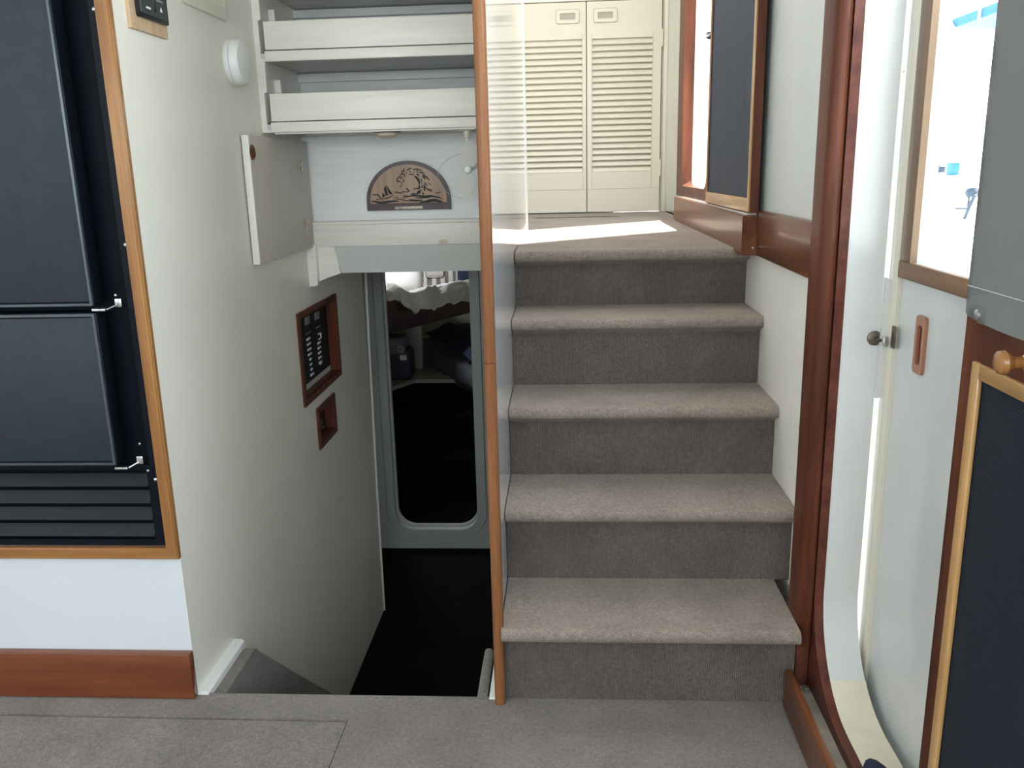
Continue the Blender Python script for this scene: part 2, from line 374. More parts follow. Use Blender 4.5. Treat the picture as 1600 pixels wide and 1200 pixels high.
# bulkhead with the oval doorway
bk = thing('wall_bulkhead', (-0.5, 1.7, LZ), kind='structure')
b = B(); hole = rrect(-0.760, -0.318, -1.600, -0.16, 0.10, 10)
slab(b, 'y', [(-1.0, LZ), (0.0, LZ), (0.0, -0.046), (-1.0, -0.046)], [hole], 1.70, 1.74); obj('bulkhead_panel', b, BULK, bk)
b = B(); slab(b, 'y', rrect(-0.800, -0.278, -1.642, -0.12, 0.135, 12), [rrect(-0.7595, -0.3185, -1.5995, -0.1605, 0.10, 10)], 1.690, 1.699); obj('door_surround', b, BULK, bk)
b = B(); slab(b, 'y', rrect(-0.8035, -0.2745, -1.6455, -0.1165, 0.139, 12), [rrect(-0.801, -0.277, -1.643, -0.119, 0.136, 12)], 1.6965, 1.7); obj('surround_joint', b, GROOVE, bk)
b = B(); slab(b, 'y', rrect(-0.7595, -0.3185, -1.5995, -0.1605, 0.10, 10), [rrect(-0.750, -0.330, -1.592, -0.17, 0.095, 10)], 1.735, 1.76); obj('inner_door_lip', b, BULK, bk)
# partition between lower steps and stairs
pt = thing('wall_partition', (0, 0, LZ), kind='structure')
obj('laminate_panel', bx(-0.006, -0.001, -0.79, 0.885, FZ, 1.75), GLOSSWALL, pt)
obj('core_panel', bx(-0.018, -0.006, -0.79, 0.883, LZ, 1.75), PARTW, pt)
obj('lower_panel', bx(-0.018, -0.001, 0.8835, 1.70, LZ, -0.076), PARTW, pt)
b = B(); slab(b, 'z', [(-0.018, 0.883), (-0.018, 0.888)] + [(0.0005+0.003*math.sin(t), 0.885+0.003*math.cos(t)) for t in (0, .5, 1.0, 1.57)] + [(0.0035, 0.882), (-0.0008, 0.882)], [], 0.0, 1.75)
obj('edge_strip', b, WHITEP, pt)
b = B()
pr = [(-0.018, -0.795), (-0.0185, -0.801), (-0.0145, -0.806), (-0.007, -0.8075), (-0.002, -0.806), (0.0035, -0.801), (0.0045, -0.795), (0.0045, -0.788), (-0.018, -0.788)]
slab(b, 'z', pr, [], -0.1425, 1.15); obj('edge_trim', b, TRIMW, pt, ang=50)
b = B(); slab(b, 'z', pr, [], FZ+0.001, -0.1435); obj('edge_trim', b, TRIMW, pt, ang=50)
# right wall
door_hole = rrect(-2.05, -0.780, -0.845, 0.95, 0.17, 12, rr=(0.1, 0.20, 0.1, 0.1))
wr = thing('wall_right', (0.71, 0, FZ), kind='structure')
b = B(); slab(b, 'x', [(-4.2, FZ-0.05), (1.72, FZ-0.05), (1.72, 1.75), (-4.2, 1.75)], [door_hole, rrect(0.74, 1.50, 0.10, 1.09, 0.06, 6), [(-3.7, 0.1), (-2.4, 0.1), (-2.4, 0.75), (-3.7, 0.75)]], 0.677, 0.747)
obj('side_panel', b, GELCOAT, wr)
obj('lower_panel', bx(0.661, 0.677, -0.70, 2.12, FZ, 0.0), WALL, wr)
obj('upper_panel', bx(0.669, 0.677, -0.70, 0.10, 0.10, 1.75), BULK, wr)
b = B()
# cream sill strip lying in the doorway bottom (follows the curved corner)
top = [p for p in door_hole if p[1] < -0.80 and p[0] > -2.0]
pts = [(p[0]+0.0, p[1]+0.0008) for p in top]; low = [(p[0]*1.0, p[1]-0.001) for p in top][::-1]
slab(b, 'x', pts+low, [], 0.6765, 0.7475); obj('sill_paint', b, SILLC, wr)
tag(obj('wall_right', bx(0.74, 0.76, 1.66, 2.12, -0.05, 1.75), WALL), kind='structure')
# back wall of landing around the louvred doors
b = B(); slab(b, 'y', [(-1.6, 0), (0.76, 0), (0.76, 1.75), (-1.6, 1.75)], [[(-0.108, 0.0), (0.628, 0.0), (0.628, 1.018), (-0.108, 1.018)][::1]], 2.10, 2.13) if False else None
for x0, x1, z0, z1 in ((-1.6, -0.112, 0, 1.75), (-0.112, 0.634, 1.022, 1.75), (0.634, 0.76, 0, 1.75)):
    box(b, x0, x1, 2.10, 2.13, z0, z1)
wall('wall_back', b, paint('back_wall_paint', (0.70, 0.70, 0.62), 0.4, 0.02, 4, 0.1, 60))
wall('wall_back', bx(-0.2, 0.76, 2.135, 2.15, 0.0, 1.75), WALL)
for x0, wd in ((0.640, 0.020), (0.690, 0.003), (0.705, 0.003)):
    tag(obj('trim_2', bx(x0, x0+wd, 2.085 if wd > .01 else 2.096, 2.10, 0.0, 1.75, bev=0.002 if wd > .01 else 0), WALL), kind='structure')
tag(obj('trim_2', bx(-0.13, 0.66, 2.085, 2.10, 1.022, 1.045, bev=0.002), WALL), kind='structure')
wall('wall_back', bx(-1.6, -0.02, 0.385, 0.40, -0.04, 1.75), WALL)
# rooms around the camera
b = B(); slab(b, 'y', [(-2.4, FZ), (0.68, FZ), (0.68, 1.15), (-2.4, 1.15)], [[(-1.9, 0.1), (0.5, 0.1), (0.5, 0.8), (-1.9, 0.8)]], -4.25, -4.2); wall('wall_rear', b, WALL)
b = B(); slab(b, 'x', [(-4.2, FZ), (-0.745, FZ), (-0.745, 1.15), (-4.2, 1.15)], [[(-3.4, 0.1), (-1.4, 0.1), (-1.4, 0.8), (-3.4, 0.8)]], -2.45, -2.4); wall('wall_left', b, WALL)
wall('wall_left', bx(-1.65, -1.6, 0.385, 2.12, 0, 0.9), WALL)
tag(obj('ceiling', bx(-2.4, 0.68, -4.2, -0.80, 1.15, 1.18), WALL), kind='structure')
tag(obj('ceiling', bx(-2.4, -0.018, -0.80, 0.385, 1.15, 1.18), WALL), kind='structure')
tag(obj('ceiling', bx(-1.6, 0.76, -0.80, 2.12, 1.75, 1.78), WALL), kind='structure')
wall('wall_front', bx(-0.018, 0.68, -0.83, -0.80, 1.15, 1.78), WALL)

# --- baseboard
b = bx(-2.0, -0.694, -0.803, -0.781, FZ+0.002, -0.797, bev=0.003)
tag(obj('baseboard_left', b, MAHX), kind='structure')

# ================================================================== CARPETED STAIRS
stairs = thing('carpeted_staircase', (0.33, -0.4, FZ), 'five brown-grey carpeted stairs rising from the saloon floor to the landing', 'staircase')
def tread_prof(y, z, back):
    p = [(back, z), (y+0.015, z)]
    for k in range(0, 11):
        t = PI/2 + PI*k/10; p.append((y+0.015+0.015*math.cos(t), z-0.015+0.015*math.sin(t)))
    p += [(y+0.028, z-0.034), (y+0.046, z-0.048), (back, z-0.048)]
    return p
for i in range(1, 5):
    y = -i*RUN
    b = extr(B(), tread_prof(y, ZS[i], y+RUN+0.045), 0.0005, 0.6605 if i < 4 else 0.626, 8)
    obj('tread', b, CARPET, stairs, ang=60)
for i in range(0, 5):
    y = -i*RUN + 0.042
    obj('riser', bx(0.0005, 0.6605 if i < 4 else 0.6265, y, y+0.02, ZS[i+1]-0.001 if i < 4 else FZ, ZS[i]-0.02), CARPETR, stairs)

# ================================================================== LEFT: refrigerator, trim
fr = thing('refrigerator', (-1.06, -0.76, -0.56), 'built-in black refrigerator with two textured doors and a slatted vent below', 'refrigerator')
b = B(); slab(b, 'y', [(-1.40, -0.546), (-0.720, -0.546), (-0.720, 0.93), (-1.40, 0.93)], [[(-1.37, -0.362), (-0.740, -0.362), (-0.740, 0.90), (-1.37, 0.90)], [(-1.37, -0.532), (-0.748, -0.532), (-0.748, -0.372), (-1.37, -0.372)]], -0.776, -0.764)
obj('frame', b, BLACK, fr)
obj('cabinet', bx(-1.40, -0.715, -0.745, -0.60, -0.546, 0.93), BLACK, fr)
def fdoor(z0, z1):
    d = obj('door', bx(-1.36, -0.792, -0.805, -0.768, z0, z1, bev=0.003), BLACK, fr)
    obj('door_panel', bx(-1.35, -0.800, -0.8085, -0.804, z0+0.010, z1-0.010, bev=0.001), BLACKP, d)
    b = B(); slab(b, 'y', [(-1.358, z0+0.002), (-0.794, z0+0.002), (-0.794, z1-0.002), (-1.358, z1-0.002)], [[(-1.352, z0+0.007), (-0.799, z0+0.007), (-0.799, z1-0.007), (-1.352, z1-0.007)]], -0.8105, -0.804)
    obj('door_trim', b, paint('dark_chrome_trim', (0.10, 0.12, 0.14), 0.25, 0.05, 5, 0, metal=0.6), d)
    return d
fdoor(-0.018, 0.88); fdoor(-0.352, -0.030)
for z in (-0.024, -0.358):
    b = B(); box(b, -0.800, -0.772, -0.806, -0.790, z-0.004, z+0.001, 0.001); tube(b, [(-0.774, -0.80, z-0.002), (-0.757, -0.785, z+0.006)], 0.0018, 8)
    box(b, -0.762, -0.748, -0.785, -0.776, z+0.001, z+0.018, 0.001); obj('hinge', b, STEEL, fr)
sl = None
for i in range(4):
    zt = -0.385 - i*0.0385
    if sl is None:
        b = B(); slab(b, 'x', [(-0.762, zt), (-0.778, zt-0.024), (-0.776, zt-0.0265), (-0.760, zt-0.003)], [], -1.368, -0.749); sl = obj('vent_slat', b, BLACKS, fr)
    else: copy_at(sl, (0, 0, -0.0385*i))
for (x, z) in ((-0.731, -0.395), (-0.728, 0.10), (-0.7285, 0.535)):
    obj('screw', lathe(B(), [(0.0042, 0), (0.0042, 0.001), (0.0025, 0.0025), (0, 0.003)], (x, -0.776, z), (0, -1, 0), 12), STEEL, fr)
for (x, z) in ((-0.7445, -0.375), (-0.755, -0.315), (-0.763, 0.0)):
    obj('screw', lathe(B(), [(0.0026, 0), (0.0026, 0.001), (0, 0.002)], (x, -0.776, z), (0, -1, 0), 10), STEEL, fr)
# wood surround of fridge
def mitre(name, pts, m, d0, d1, parent=None):
    b = B(); slab(b, 'y', pts, [], d0, d1)
    bmesh.ops.recalc_face_normals(b, faces=b.faces[:])
    bmesh.ops.bevel(b, geom=[e for e in b.edges if abs(e.verts[0].co.y-d0) < 1e-5 and abs(e.verts[1].co.y-d0) < 1e-5 and len(e.link_faces) == 2 and e.calc_face_angle(0) > 0.5], offset=0.003, segments=2, affect='EDGES')
    return obj(name, b, m, parent)
fs = thing('refrigerator_surround', (-1.06, -0.79, -0.57), 'varnished orange teak trim framing the black refrigerator', 'trim')
mitre('side_trim', [(-0.720, -0.546), (-0.6945, -0.572), (-0.6885, 0.975), (-0.7185, 0.945)], TEAK, -0.794, -0.780, fs)
mitre('bottom_trim', [(-1.425, -0.572), (-0.6945, -0.572), (-0.720, -0.546), (-1.40, -0.546)], TEAKX, -0.794, -0.780, fs)
mitre('side_trim', [(-1.40, -0.546), (-1.40, 0.945), (-1.425, 0.975), (-1.425, -0.572)], TEAK, -0.794, -0.780, fs)
mitre('top_trim', [(-1.40, 0.935), (-0.7185, 0.935), (-0.689, 0.975), (-1.425, 0.975)], TEAKX, -0.794, -0.780, fs)

# ================================================================== LEFT WELL WALL ITEMS (face +x)
# stereo
sr = thing('stereo', (WL, -0.63, 0.51), 'black stereo unit in a pale wooden plate on the white side wall', 'stereo')
b = B(); slab(b, 'x', [(-0.716, 0.511), (-0.559, 0.511), (-0.559, 0.80), (-0.716, 0.80)], [[(-0.692, 0.548), (-0.566, 0.548), (-0.566, 0.77), (-0.692, 0.77)]], WL, WL+0.008); obj('wooden_plate', b, LIGHTW, sr)
b = B(); slab(b, 'x', rrect(-0.693, -0.563, 0.535, 0.771, 0.008, 4), [], WL+0.001, WL+0.015); obj('faceplate', b, BLACKG, sr)
b = B(); slab(b, 'x', rrect(-0.684, -0.571, 0.543, 0.76, 0.004, 3), [], WL+0.014, WL+0.017); obj('display', b, LCD, sr)
b = B(); slab(b, 'x', rrect(-0.628, -0.624, 0.552, 0.75, 0.001, 2), [], WL+0.0165, WL+0.0185); obj('display_divider', b, BLACKG, sr)
for k in range(6):
    b = B(); slab(b, 'x', rrect(-0.614, -0.590, 0.575+0.012*k, 0.579+0.012*k, 0.0015, 3), [], WL+0.0165, WL+0.019); obj('button', b, STEEL, sr)
b = B(); slab(b, 'x', rrect(-0.664, -0.645, 0.554, 0.558, 0.001, 2), [], WL+0.0165, WL+0.0175); obj('badge', b, WHITEP, sr)
b = B(); slab(b, 'x', [(-0.604, 0.557), (-0.594, 0.557), (-0.599, 0.566)], [], WL+0.0165, WL+0.018); obj('eject_mark', b, WHITEP, sr)
for y in (-0.706, -0.564): obj('screw', lathe(B(), [(0.0032, 0), (0.0028, 0.0012), (0, 0.0016)], (WL+0.008, y, 0.519), (1, 0, 0), 10), BRASS, sr)
# speaker / vent grille
vg = thing('wall_vent', (WL, -0.33, 0.60), 'cream plastic vent grille with upright slats high on the side wall', 'vent')
b = B(); slab(b, 'x', rrect(-0.462, -0.196, 0.601, 0.86, 0.02, 5), [rrect(-0.435, -0.222, 0.628, 0.84, 0.01, 3)], WL, WL+0.010); obj('frame', b, CREAMP, vg)
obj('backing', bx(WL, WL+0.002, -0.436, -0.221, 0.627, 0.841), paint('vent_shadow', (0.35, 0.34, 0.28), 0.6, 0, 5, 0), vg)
v0 = obj('slat', bx(WL+0.002, WL+0.009, -0.434, -0.430, 0.627, 0.841), CREAMP, vg)
for k in range(1, 22): copy_at(v0, (0, 0.0099*k, 0))
# smoke detector
sd = thing('smoke_detector', (WL, -0.187, 0.45), 'round white smoke detector on the side wall left of the shelves', 'smoke detector')
c = (WL, -0.187, 0.508)
obj('base', lathe(B(), [(0.0, 0), (0.056, 0), (0.058, 0.003), (0.058, 0.010), (0.055, 0.012)], c, (1, 0, 0), 40), WHITEP, sd)
obj('cover', lathe(B(), [(0.053, 0.011), (0.057, 0.014), (0.056, 0.026), (0.050, 0.034), (0.030, 0.037), (0, 0.038)], c, (1, 0, 0), 40), WHITEP, sd)
obj('indicator_light', lathe(B(), [(0.0025, 0.0), (0.002, 0.002), (0, 0.0025)], (WL+0.0355, -0.180, 0.540), (1, 0, 0), 10), BRASS, sd)
# cupboard door
cd = thing('cupboard_door', (WL+0.012, 0.085, -0.005), 'beige cupboard door with a round finger hole folded flat on the side wall', 'cupboard door')
b = bx(WL+0.004, WL+0.022, -0.177, 0.343, -0.004, 0.330, bev=0.002); obj('panel', b, CREAMDOOR, cd)
obj('edge_band', bx(WL+0.004, WL+0.0225, -0.182, -0.174, -0.0045, 0.3305, bev=0.001), WALL, cd)
p = hit(394, 238, 0, WL+0.022)
b = lathe(B(), [(0.020, 0.0), (0.020, 0.002), (0.017, 0.0035), (0.013, 0.002), (0.012, 0.0005)], (WL+0.022, p.y, p.z), (1, 0, 0), 24); obj('finger_hole_ring', b, MAHY, cd)
obj('finger_hole', lathe(B(), [(0.0125, 0), (0.0, 0.0008)], (WL+0.0222, p.y, p.z), (1, 0, 0), 20), DKMAH, cd)
for (px, py) in ((471, 259), (479, 351)):
    q = hit(px, py, 0, WL+0.024)
    b = tube(B(), [(WL+0.026, q.y-0.002, q.z-0.017), (WL+0.026, q.y-0.002, q.z+0.017)], 0.0026, 10)
    box(b, WL+0.022, WL+0.0245, q.y-0.014, q.y+0.008, q.z-0.015, q.z+0.015); obj('hinge', b, PEWB, cd)
# electrical panel
ep = thing('switch_panel', (WL, 0.38, -0.495), 'mahogany framed black switch panel with two columns of white rocker switches', 'switch panel')
b = B(); slab(b, 'x', [(0.149, -0.497), (0.611, -0.497), (0.611, -0.194), (0.149, -0.194)], [[(0.172, -0.476), (0.588, -0.476), (0.588, -0.213), (0.172, -0.213)]], WL-0.001, WL+0.007); obj('frame', b, MAH, ep)
b = B(); slab(b, 'x', [(0.167, -0.480), (0.593, -0.480), (0.593, -0.209), (0.167, -0.209)], [[(0.174, -0.474), (0.586, -0.474), (0.586, -0.215), (0.174, -0.215)]], WL-0.033, WL-0.0015); obj('recess_lining', b, MAH, ep)
XP = WL-0.024
obj('backplate', bx(XP-0.008, XP-0.004, 0.174, 0.586, -0.474, -0.215), BULK, ep)
b = bx(XP-0.004, XP, 0.174, 0.572, -0.452, -0.216); pl = obj('faceplate', b, BLACK, ep)
def sw(px, py, wy, hz, m, nm):
    q = hit(px, py, 0, XP+0.003)
    return obj(nm, bx(XP-0.001, XP+0.003, q.y-wy*0.4, q.y+wy*0.4, q.z-hz/2, q.z+hz/2, bev=0.0012), m, pl)
for k in range(8):
    py = 529.5+k*7.9; px = 482.7+k*0.85
    sw(px, py, 0.050 if k not in (4, 5, 6) else 0.028, 0.0075, WHITEP, 'rocker_switch')
for k in range(6):
    py = 535.5+k*7.6 if k < 5 else 567.5; px = 499.5+k*0.5
    sw(px, py, 0.044 if k < 5 else 0.024, 0.0075, WHITEP, 'rocker_switch')
sw(500, 521, 0.040, 0.004, WHITEP, 'switch_bracket'); sw(502.3, 525, 0.009, 0.016, WHITEP, 'switch_bracket'); sw(500.5, 529, 0.036, 0.004, WHITEP, 'switch_bracket')
meter = paint('meter_face', (0.22, 0.23, 0.24), 0.3, 0.1, 30, 0)
for (px, py) in ((481, 501), (496, 493)):
    sw(px, py, 0.062, 0.026, meter, 'meter')
for (px, py) in ((483, 520), (498, 510.5)): sw(px, py, 0.066, 0.004, meter, 'label_strip')
# small recess below
sp = thing('socket_recess', (WL, 0.38, -0.68), 'small mahogany framed recess with dark sockets below the switch panel', 'socket panel')
b = B(); slab(b, 'x', [(0.272, -0.682), (0.495, -0.682), (0.495, -0.537), (0.272, -0.537)], [[(0.293, -0.661), (0.475, -0.661), (0.475, -0.556), (0.293, -0.556)]], WL-0.001, WL+0.007); obj('frame', b, DKMAH, sp)
b = B(); slab(b, 'x', [(0.287, -0.665), (0.480, -0.665), (0.480, -0.554), (0.287, -0.554)], [[(0.293, -0.660), (0.475, -0.660), (0.475, -0.558), (0.293, -0.558)]], WL-0.033, WL-0.0015); obj('recess_lining', b, DKMAH, sp)
obj('backplate', bx(WL-0.036, WL-0.030, 0.29, 0.478, -0.663, -0.555), BLACKG, sp)
for (y, z) in ((0.36, -0.60), (0.40, -0.62), (0.36, -0.64), (0.42, -0.645)):
    obj('socket', lathe(B(), [(0.009, 0), (0.009, 0.008), (0.006, 0.009), (0.005, 0.004), (0, 0.004)], (WL-0.030, y, z), (1, 0, 0), 14), PEWTER, sp)

# lower: white ledge strip, carpeted side boards of the lower steps
b = B(); slab(b, 'y', [(WL, FZ-0.03), (WL+0.026, FZ-0.03), (WL+0.026, FZ+0.003), (WL+0.020, FZ+0.009), (WL, FZ+0.009)], [], -0.782, -0.560)
tag(obj('trim_3', b, WHITEP), kind='structure')
def stringer(x0, x1, name, label):
    b = B()
    slab(b, 'x', [(-0.782, FZ-0.40), (-0.782, FZ-0.012), (-0.575, FZ-0.012), (-0.560, FZ-0.018), (-0.548, FZ-0.032), (-0.20, FZ-0.345), (0.03, FZ-0.55), (0.03, LZ), (-0.2, LZ)], [], x0, x1)
    bmesh.ops.recalc_face_normals(b, faces=b.faces[:])
    return tag(obj(name, b, CARPETF), label, 'carpeted board')
stringer(WL+0.0265, WL+0.055, 'carpeted_side_board', 'brown carpeted side board of the lower steps against the side wall')
b = tube(B(), [(-0.049, -0.778, FZ+0.002), (-0.049, -0.66, FZ+0.003), (-0.049, -0.60, FZ+0.003), (-0.049, -0.585, FZ-0.006)], [0.0115, 0.0115, 0.011, 0.006], 12)
slab(b, 'x', [(-0.782, LZ), (-0.782, FZ-0.003), (-0.59, FZ-0.003), (-0.56, FZ-0.03), (0.03, FZ-0.56), (0.03, LZ)], [], -0.058, -0.040)
tag(obj('carpeted_side_board', b, CARPETF), 'narrow rounded carpeted rail beside the foot of the partition', 'carpeted board')
tag(obj('trim_3', bx(-0.033, -0.019, -0.785, -0.60, FZ-0.05, FZ+0.006), WHITEP), kind='structure')

# ================================================================== SHELF UNIT over the lower steps
su = thing('shelf_unit', (-0.36, 0.15, 0.343), 'white painted shelf unit with fiddle boards above the lower steps', 'shelf')
XR = -0.019
z2, z1, z0 = 0.343, 0.530, 0.716
obj('end_panel', bx(WL+0.001, WL+0.012, 0.012, 0.36, z2+0.03, 1.14), SHELF, su)
# front stile with slots for the fiddles
b = B()
pts = [(WL, z2), (WL+0.024, z2)]
for zz in (z2, z1, z0):
    pts += [(WL+0.024, zz+0.006), (WL+0.014, zz+0.008), (WL+0.014, zz+0.105), (WL+0.022, zz+0.108), (WL+0.022, zz+0.16)]
pts += [(WL+0.022, 1.14), (WL, 1.14)]
slab(b, 'y', pts, [], 0.0, 0.016); obj('front_stile', b, SHELF, su)
for zz in (z2, z1, z0):
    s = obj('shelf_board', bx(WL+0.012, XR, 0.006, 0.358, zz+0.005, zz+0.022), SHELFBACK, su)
    obj('front_rail', bx(WL+0.0245, XR, -0.002, 0.012, zz, zz+0.0275, bev=0.0025), SHELF, s)
    obj('fiddle_board', bx(WL+0.0275, XR, -0.0005, 0.011, zz+0.030, zz+0.103, bev=0.0015), SHELF, s)
    obj('cleat', bx(WL+0.012, WL+0.030, 0.10, 0.125, zz+0.022, zz+0.15, bev=0.001), SHELF, s)
    obj('back_batten', bx(WL+0.012, XR, 0.335, 0.357, zz+0.165, zz+0.187) if zz != z0 else bx(WL+0.012, XR, 0.335, 0.357, 1.10, 1.13), SHELFBACK, s)
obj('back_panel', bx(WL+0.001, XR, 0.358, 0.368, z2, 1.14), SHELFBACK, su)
obj('underside_strip', bx(WL+0.03, XR, 0.012, 0.02, z2-0.004, z2+0.004), SHELF, su)
# back panel below shelves, ledge, sloping header
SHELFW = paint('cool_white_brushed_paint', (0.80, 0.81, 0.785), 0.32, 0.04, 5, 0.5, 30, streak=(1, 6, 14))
hd = thing('wall_header', (-0.36, 0.36, -0.1), kind='structure')
obj('back_panel', bx(WL, XR, 0.360, 0.375, -0.02, 0.343), SHELFW, hd)
obj('ledge', bx(WL+0.012, XR, 0.335, 0.360, -0.003, 0.072, bev=0.003), SHELF, hd)
obj('ledge_top_bead', bx(WL+0.012, XR, 0.331, 0.360, 0.066, 0.078, bev=0.003), SHELF, hd)
b = B(); slab(b, 'x', [(0.336, -0.003), (0.371, -0.0935), (0.39, -0.0935), (0.39, -0.003)], [], -0.600, XR)
for v in b.verts:
    if v.co.x < -0.5 and v.co.z > -0.05: v.co.x -= 0.012
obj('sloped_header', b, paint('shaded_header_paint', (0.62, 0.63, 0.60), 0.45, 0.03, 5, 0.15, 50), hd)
b = B(); slab(b, 'y', [(WL, 0.005), (WL+0.030, 0.005), (WL+0.028, -0.125), (WL+0.018, -0.130), (WL, -0.130)], [], 0.318, 0.345); bmesh.ops.recalc_face_normals(b, faces=b.faces[:]); obj('corner_bracket', b, SHELF, hd)
b = B(); slab(b, 'y', [(WL+0.02, 0.000), (-0.612, 0.000), (-0.598, -0.092), (-0.64, -0.105), (WL+0.02, -0.120)], [], 0.345, 0.385); obj('corner_block', b, SHELF, hd)
q = hit(693, 380, 1, 0.335)
b = B(); slab(b, 'y', [(q.x+0.0165*math.cos(PI*k/16), -0.0025+0.0165*math.sin(PI*k/16)) for k in range(17)], [], 0.3335, 0.336); slab(b, 'y', [(q.x+0.010*math.cos(PI*k/16), -0.0025+0.010*math.sin(PI*k/16)) for k in range(17)], [], 0.3325, 0.3336)
tag(obj('wooden_plug', b, PEG), 'pale round wooden plug at the lower edge of the white ledge', 'plug')

# dome light under shelf
q = hit(612, 209, 1, 0.15)
dl = thing('dome_light', (q.x, 0.15, 0.343), 'small brass rimmed dome light under the lowest shelf', 'light')
obj('rim', lathe(B(), [(0.0, 0), (0.041, 0), (0.041, 0.003), (0.031, 0.006)], (q.x, 0.08, 0.343), (0, 0, -1), 24), PEWTER, dl)
obj('dome', lathe(B(), [(0.031, 0.004), (0.028, 0.013), (0.017, 0.019), (0, 0.021)], (q.x, 0.08, 0.343), (0, 0, -1), 24), PEG, dl)

# ---- carved plaque
Yq = 0.352
pq = thing('wooden_plaque', (-0.36, Yq, 0.108), 'half-round wooden plaque cut with a sailing boat and a curling sea serpent wave', 'plaque')
qa = hit(575, 328, 1, Yq); qb = hit(705, 328, 1, Yq); cx = (qa.x+qb.x)/2; rx = (qb.x-qa.x)/2; zb = (qa.z+qb.z)/2
ztop = hit(640, 251, 1, Yq).z; hh = ztop-zb; base_h = 0.030
def half(rx_, hz_, zb_, n=40, zc=None):
    return [(cx+rx_, zb_)] + [(cx+rx_*math.cos(PI*k/n), zc+hz_*math.sin(PI*k/n)) for k in range(n+1)] + [(cx-rx_, zb_)]
zc = zb+base_h
b = B(); slab(b, 'y', half(rx, hh-base_h, zb, 40, zc), [], Yq-0.006, Yq+0.006); obj('backing', b, PLAQUED, pq)
fr_w = 0.011
b = B(); slab(b, 'y', half(rx, hh-base_h, zb, 40, zc), [half(rx-fr_w, hh-base_h-fr_w, zb+0.022, 36, zc)], Yq-0.010, Yq-0.0055); obj('border', b, PLAQUED, pq)
b = B(); slab(b, 'y', half(rx-fr_w-0.0005, hh-base_h-fr_w-0.0005, zb+0.0225, 36, zc), [], Yq-0.0085, Yq-0.0055); obj('carved_panel', b, PLAQUEW, pq)
# strokes, coordinates from the 10x view of the plaque (photo px = 560+x/10, 240+y/10)
YS = Yq-0.0087
def pq_pt(x, y):
    v = hit(560+x/10.0, 240+y/10.0, 1, YS); return (v.x, v.z)
def stroke(bm, pts, w):
    P = [pq_pt(*p) for p in pts]; n = len(P); L, R_ = [], []
    for i, p in enumerate(P):
        a = P[max(i-1, 0)]; c_ = P[min(i+1, n-1)]; dx, dz = c_[0]-a[0], c_[1]-a[1]; l = math.hypot(dx, dz) or 1
        ww = w*(0.25+0.75*math.sin(PI*(i+0.35)/(n-0.3)))*0.00019
        L.append((p[0]-dz/l*ww, p[1]+dx/l*ww)); R_.append((p[0]+dz/l*ww, p[1]-dx/l*ww))
    for i in range(n-1):
        vs = [bm.verts.new((q_[0], YS, q_[1])) for q_ in (L[i], L[i+1], R_[i+1], R_[i])]; bm.faces.new(vs)
        vs2 = [bm.verts.new((q_[0], YS+0.0004, q_[1])) for q_ in (L[i], L[i+1], R_[i+1], R_[i])]; bm.faces.new(vs2[::-1])
def poly(bm, pts):
    vs = [bm.verts.new((pq_pt(*p)[0], YS, pq_pt(*p)[1])) for p in pts]; bm.faces.new(vs)
b = B()
poly(b, [(425, 495), (395, 550), (420, 640), (425, 660), (470, 650)]); poly(b, [(440, 500), (455, 560), (490, 640), (535, 630), (480, 555)])
poly(b, [(375, 615), (372, 690), (420, 665), (400, 625)])
stroke(b, [(370, 690), (410, 705), (470, 690), (520, 665), (550, 640)], 10); stroke(b, [(430, 490), (470, 600), (490, 640)], 3)
obj('cut_boat', b, INK, pq, smooth=False)
b = B()
for pts, wd in (([(215, 635), (250, 645), (300, 640), (350, 700), (390, 725)], 12), ([(270, 710), (310, 715), (330, 730), (350, 700)], 8),
                ([(205, 745), (260, 750), (330, 768), (430, 760), (540, 742), (630, 745)], 20), ([(555, 715), (640, 712), (740, 735), (820, 740), (900, 730)], 9),
                ([(790, 715), (850, 730), (930, 735), (1010, 728)], 16), ([(950, 765), (1040, 755), (1120, 735), (1200, 728), (1270, 745), (1330, 770)], 26),
                ([(690, 690), (770, 672), (850, 655), (930, 660), (1000, 668), (1080, 662), (1140, 650)], 14), ([(890, 692), (980, 690), (1070, 680), (1150, 665), (1240, 680), (1310, 700)], 16),
                ([(720, 690), (715, 650), (740, 665), (775, 660)], 10), ([(550, 600), (575, 610), (590, 600), (620, 608), (660, 620), (700, 595), (750, 600), (790, 590)], 10),
                ([(745, 540), (770, 560), (795, 585), (760, 600)], 14), ([(860, 570), (880, 550), (920, 545), (950, 555)], 9), ([(820, 630), (870, 632), (920, 630)], 12),
                ([(910, 640), (935, 600), (970, 565), (950, 630)], 22), ([(1000, 600), (1015, 625), (1010, 655)], 12), ([(1040, 580), (1045, 520), (1080, 555), (1110, 575), (1160, 600)], 12),
                ([(1090, 560), (1130, 560), (1160, 575)], 9), ([(1195, 610), (1220, 600), (1240, 625), (1265, 600), (1295, 605)], 9), ([(560, 680), (620, 690)], 7)):
    stroke(b, pts, wd)
obj('cut_waves', b, INK, pq, smooth=False)
b = B()
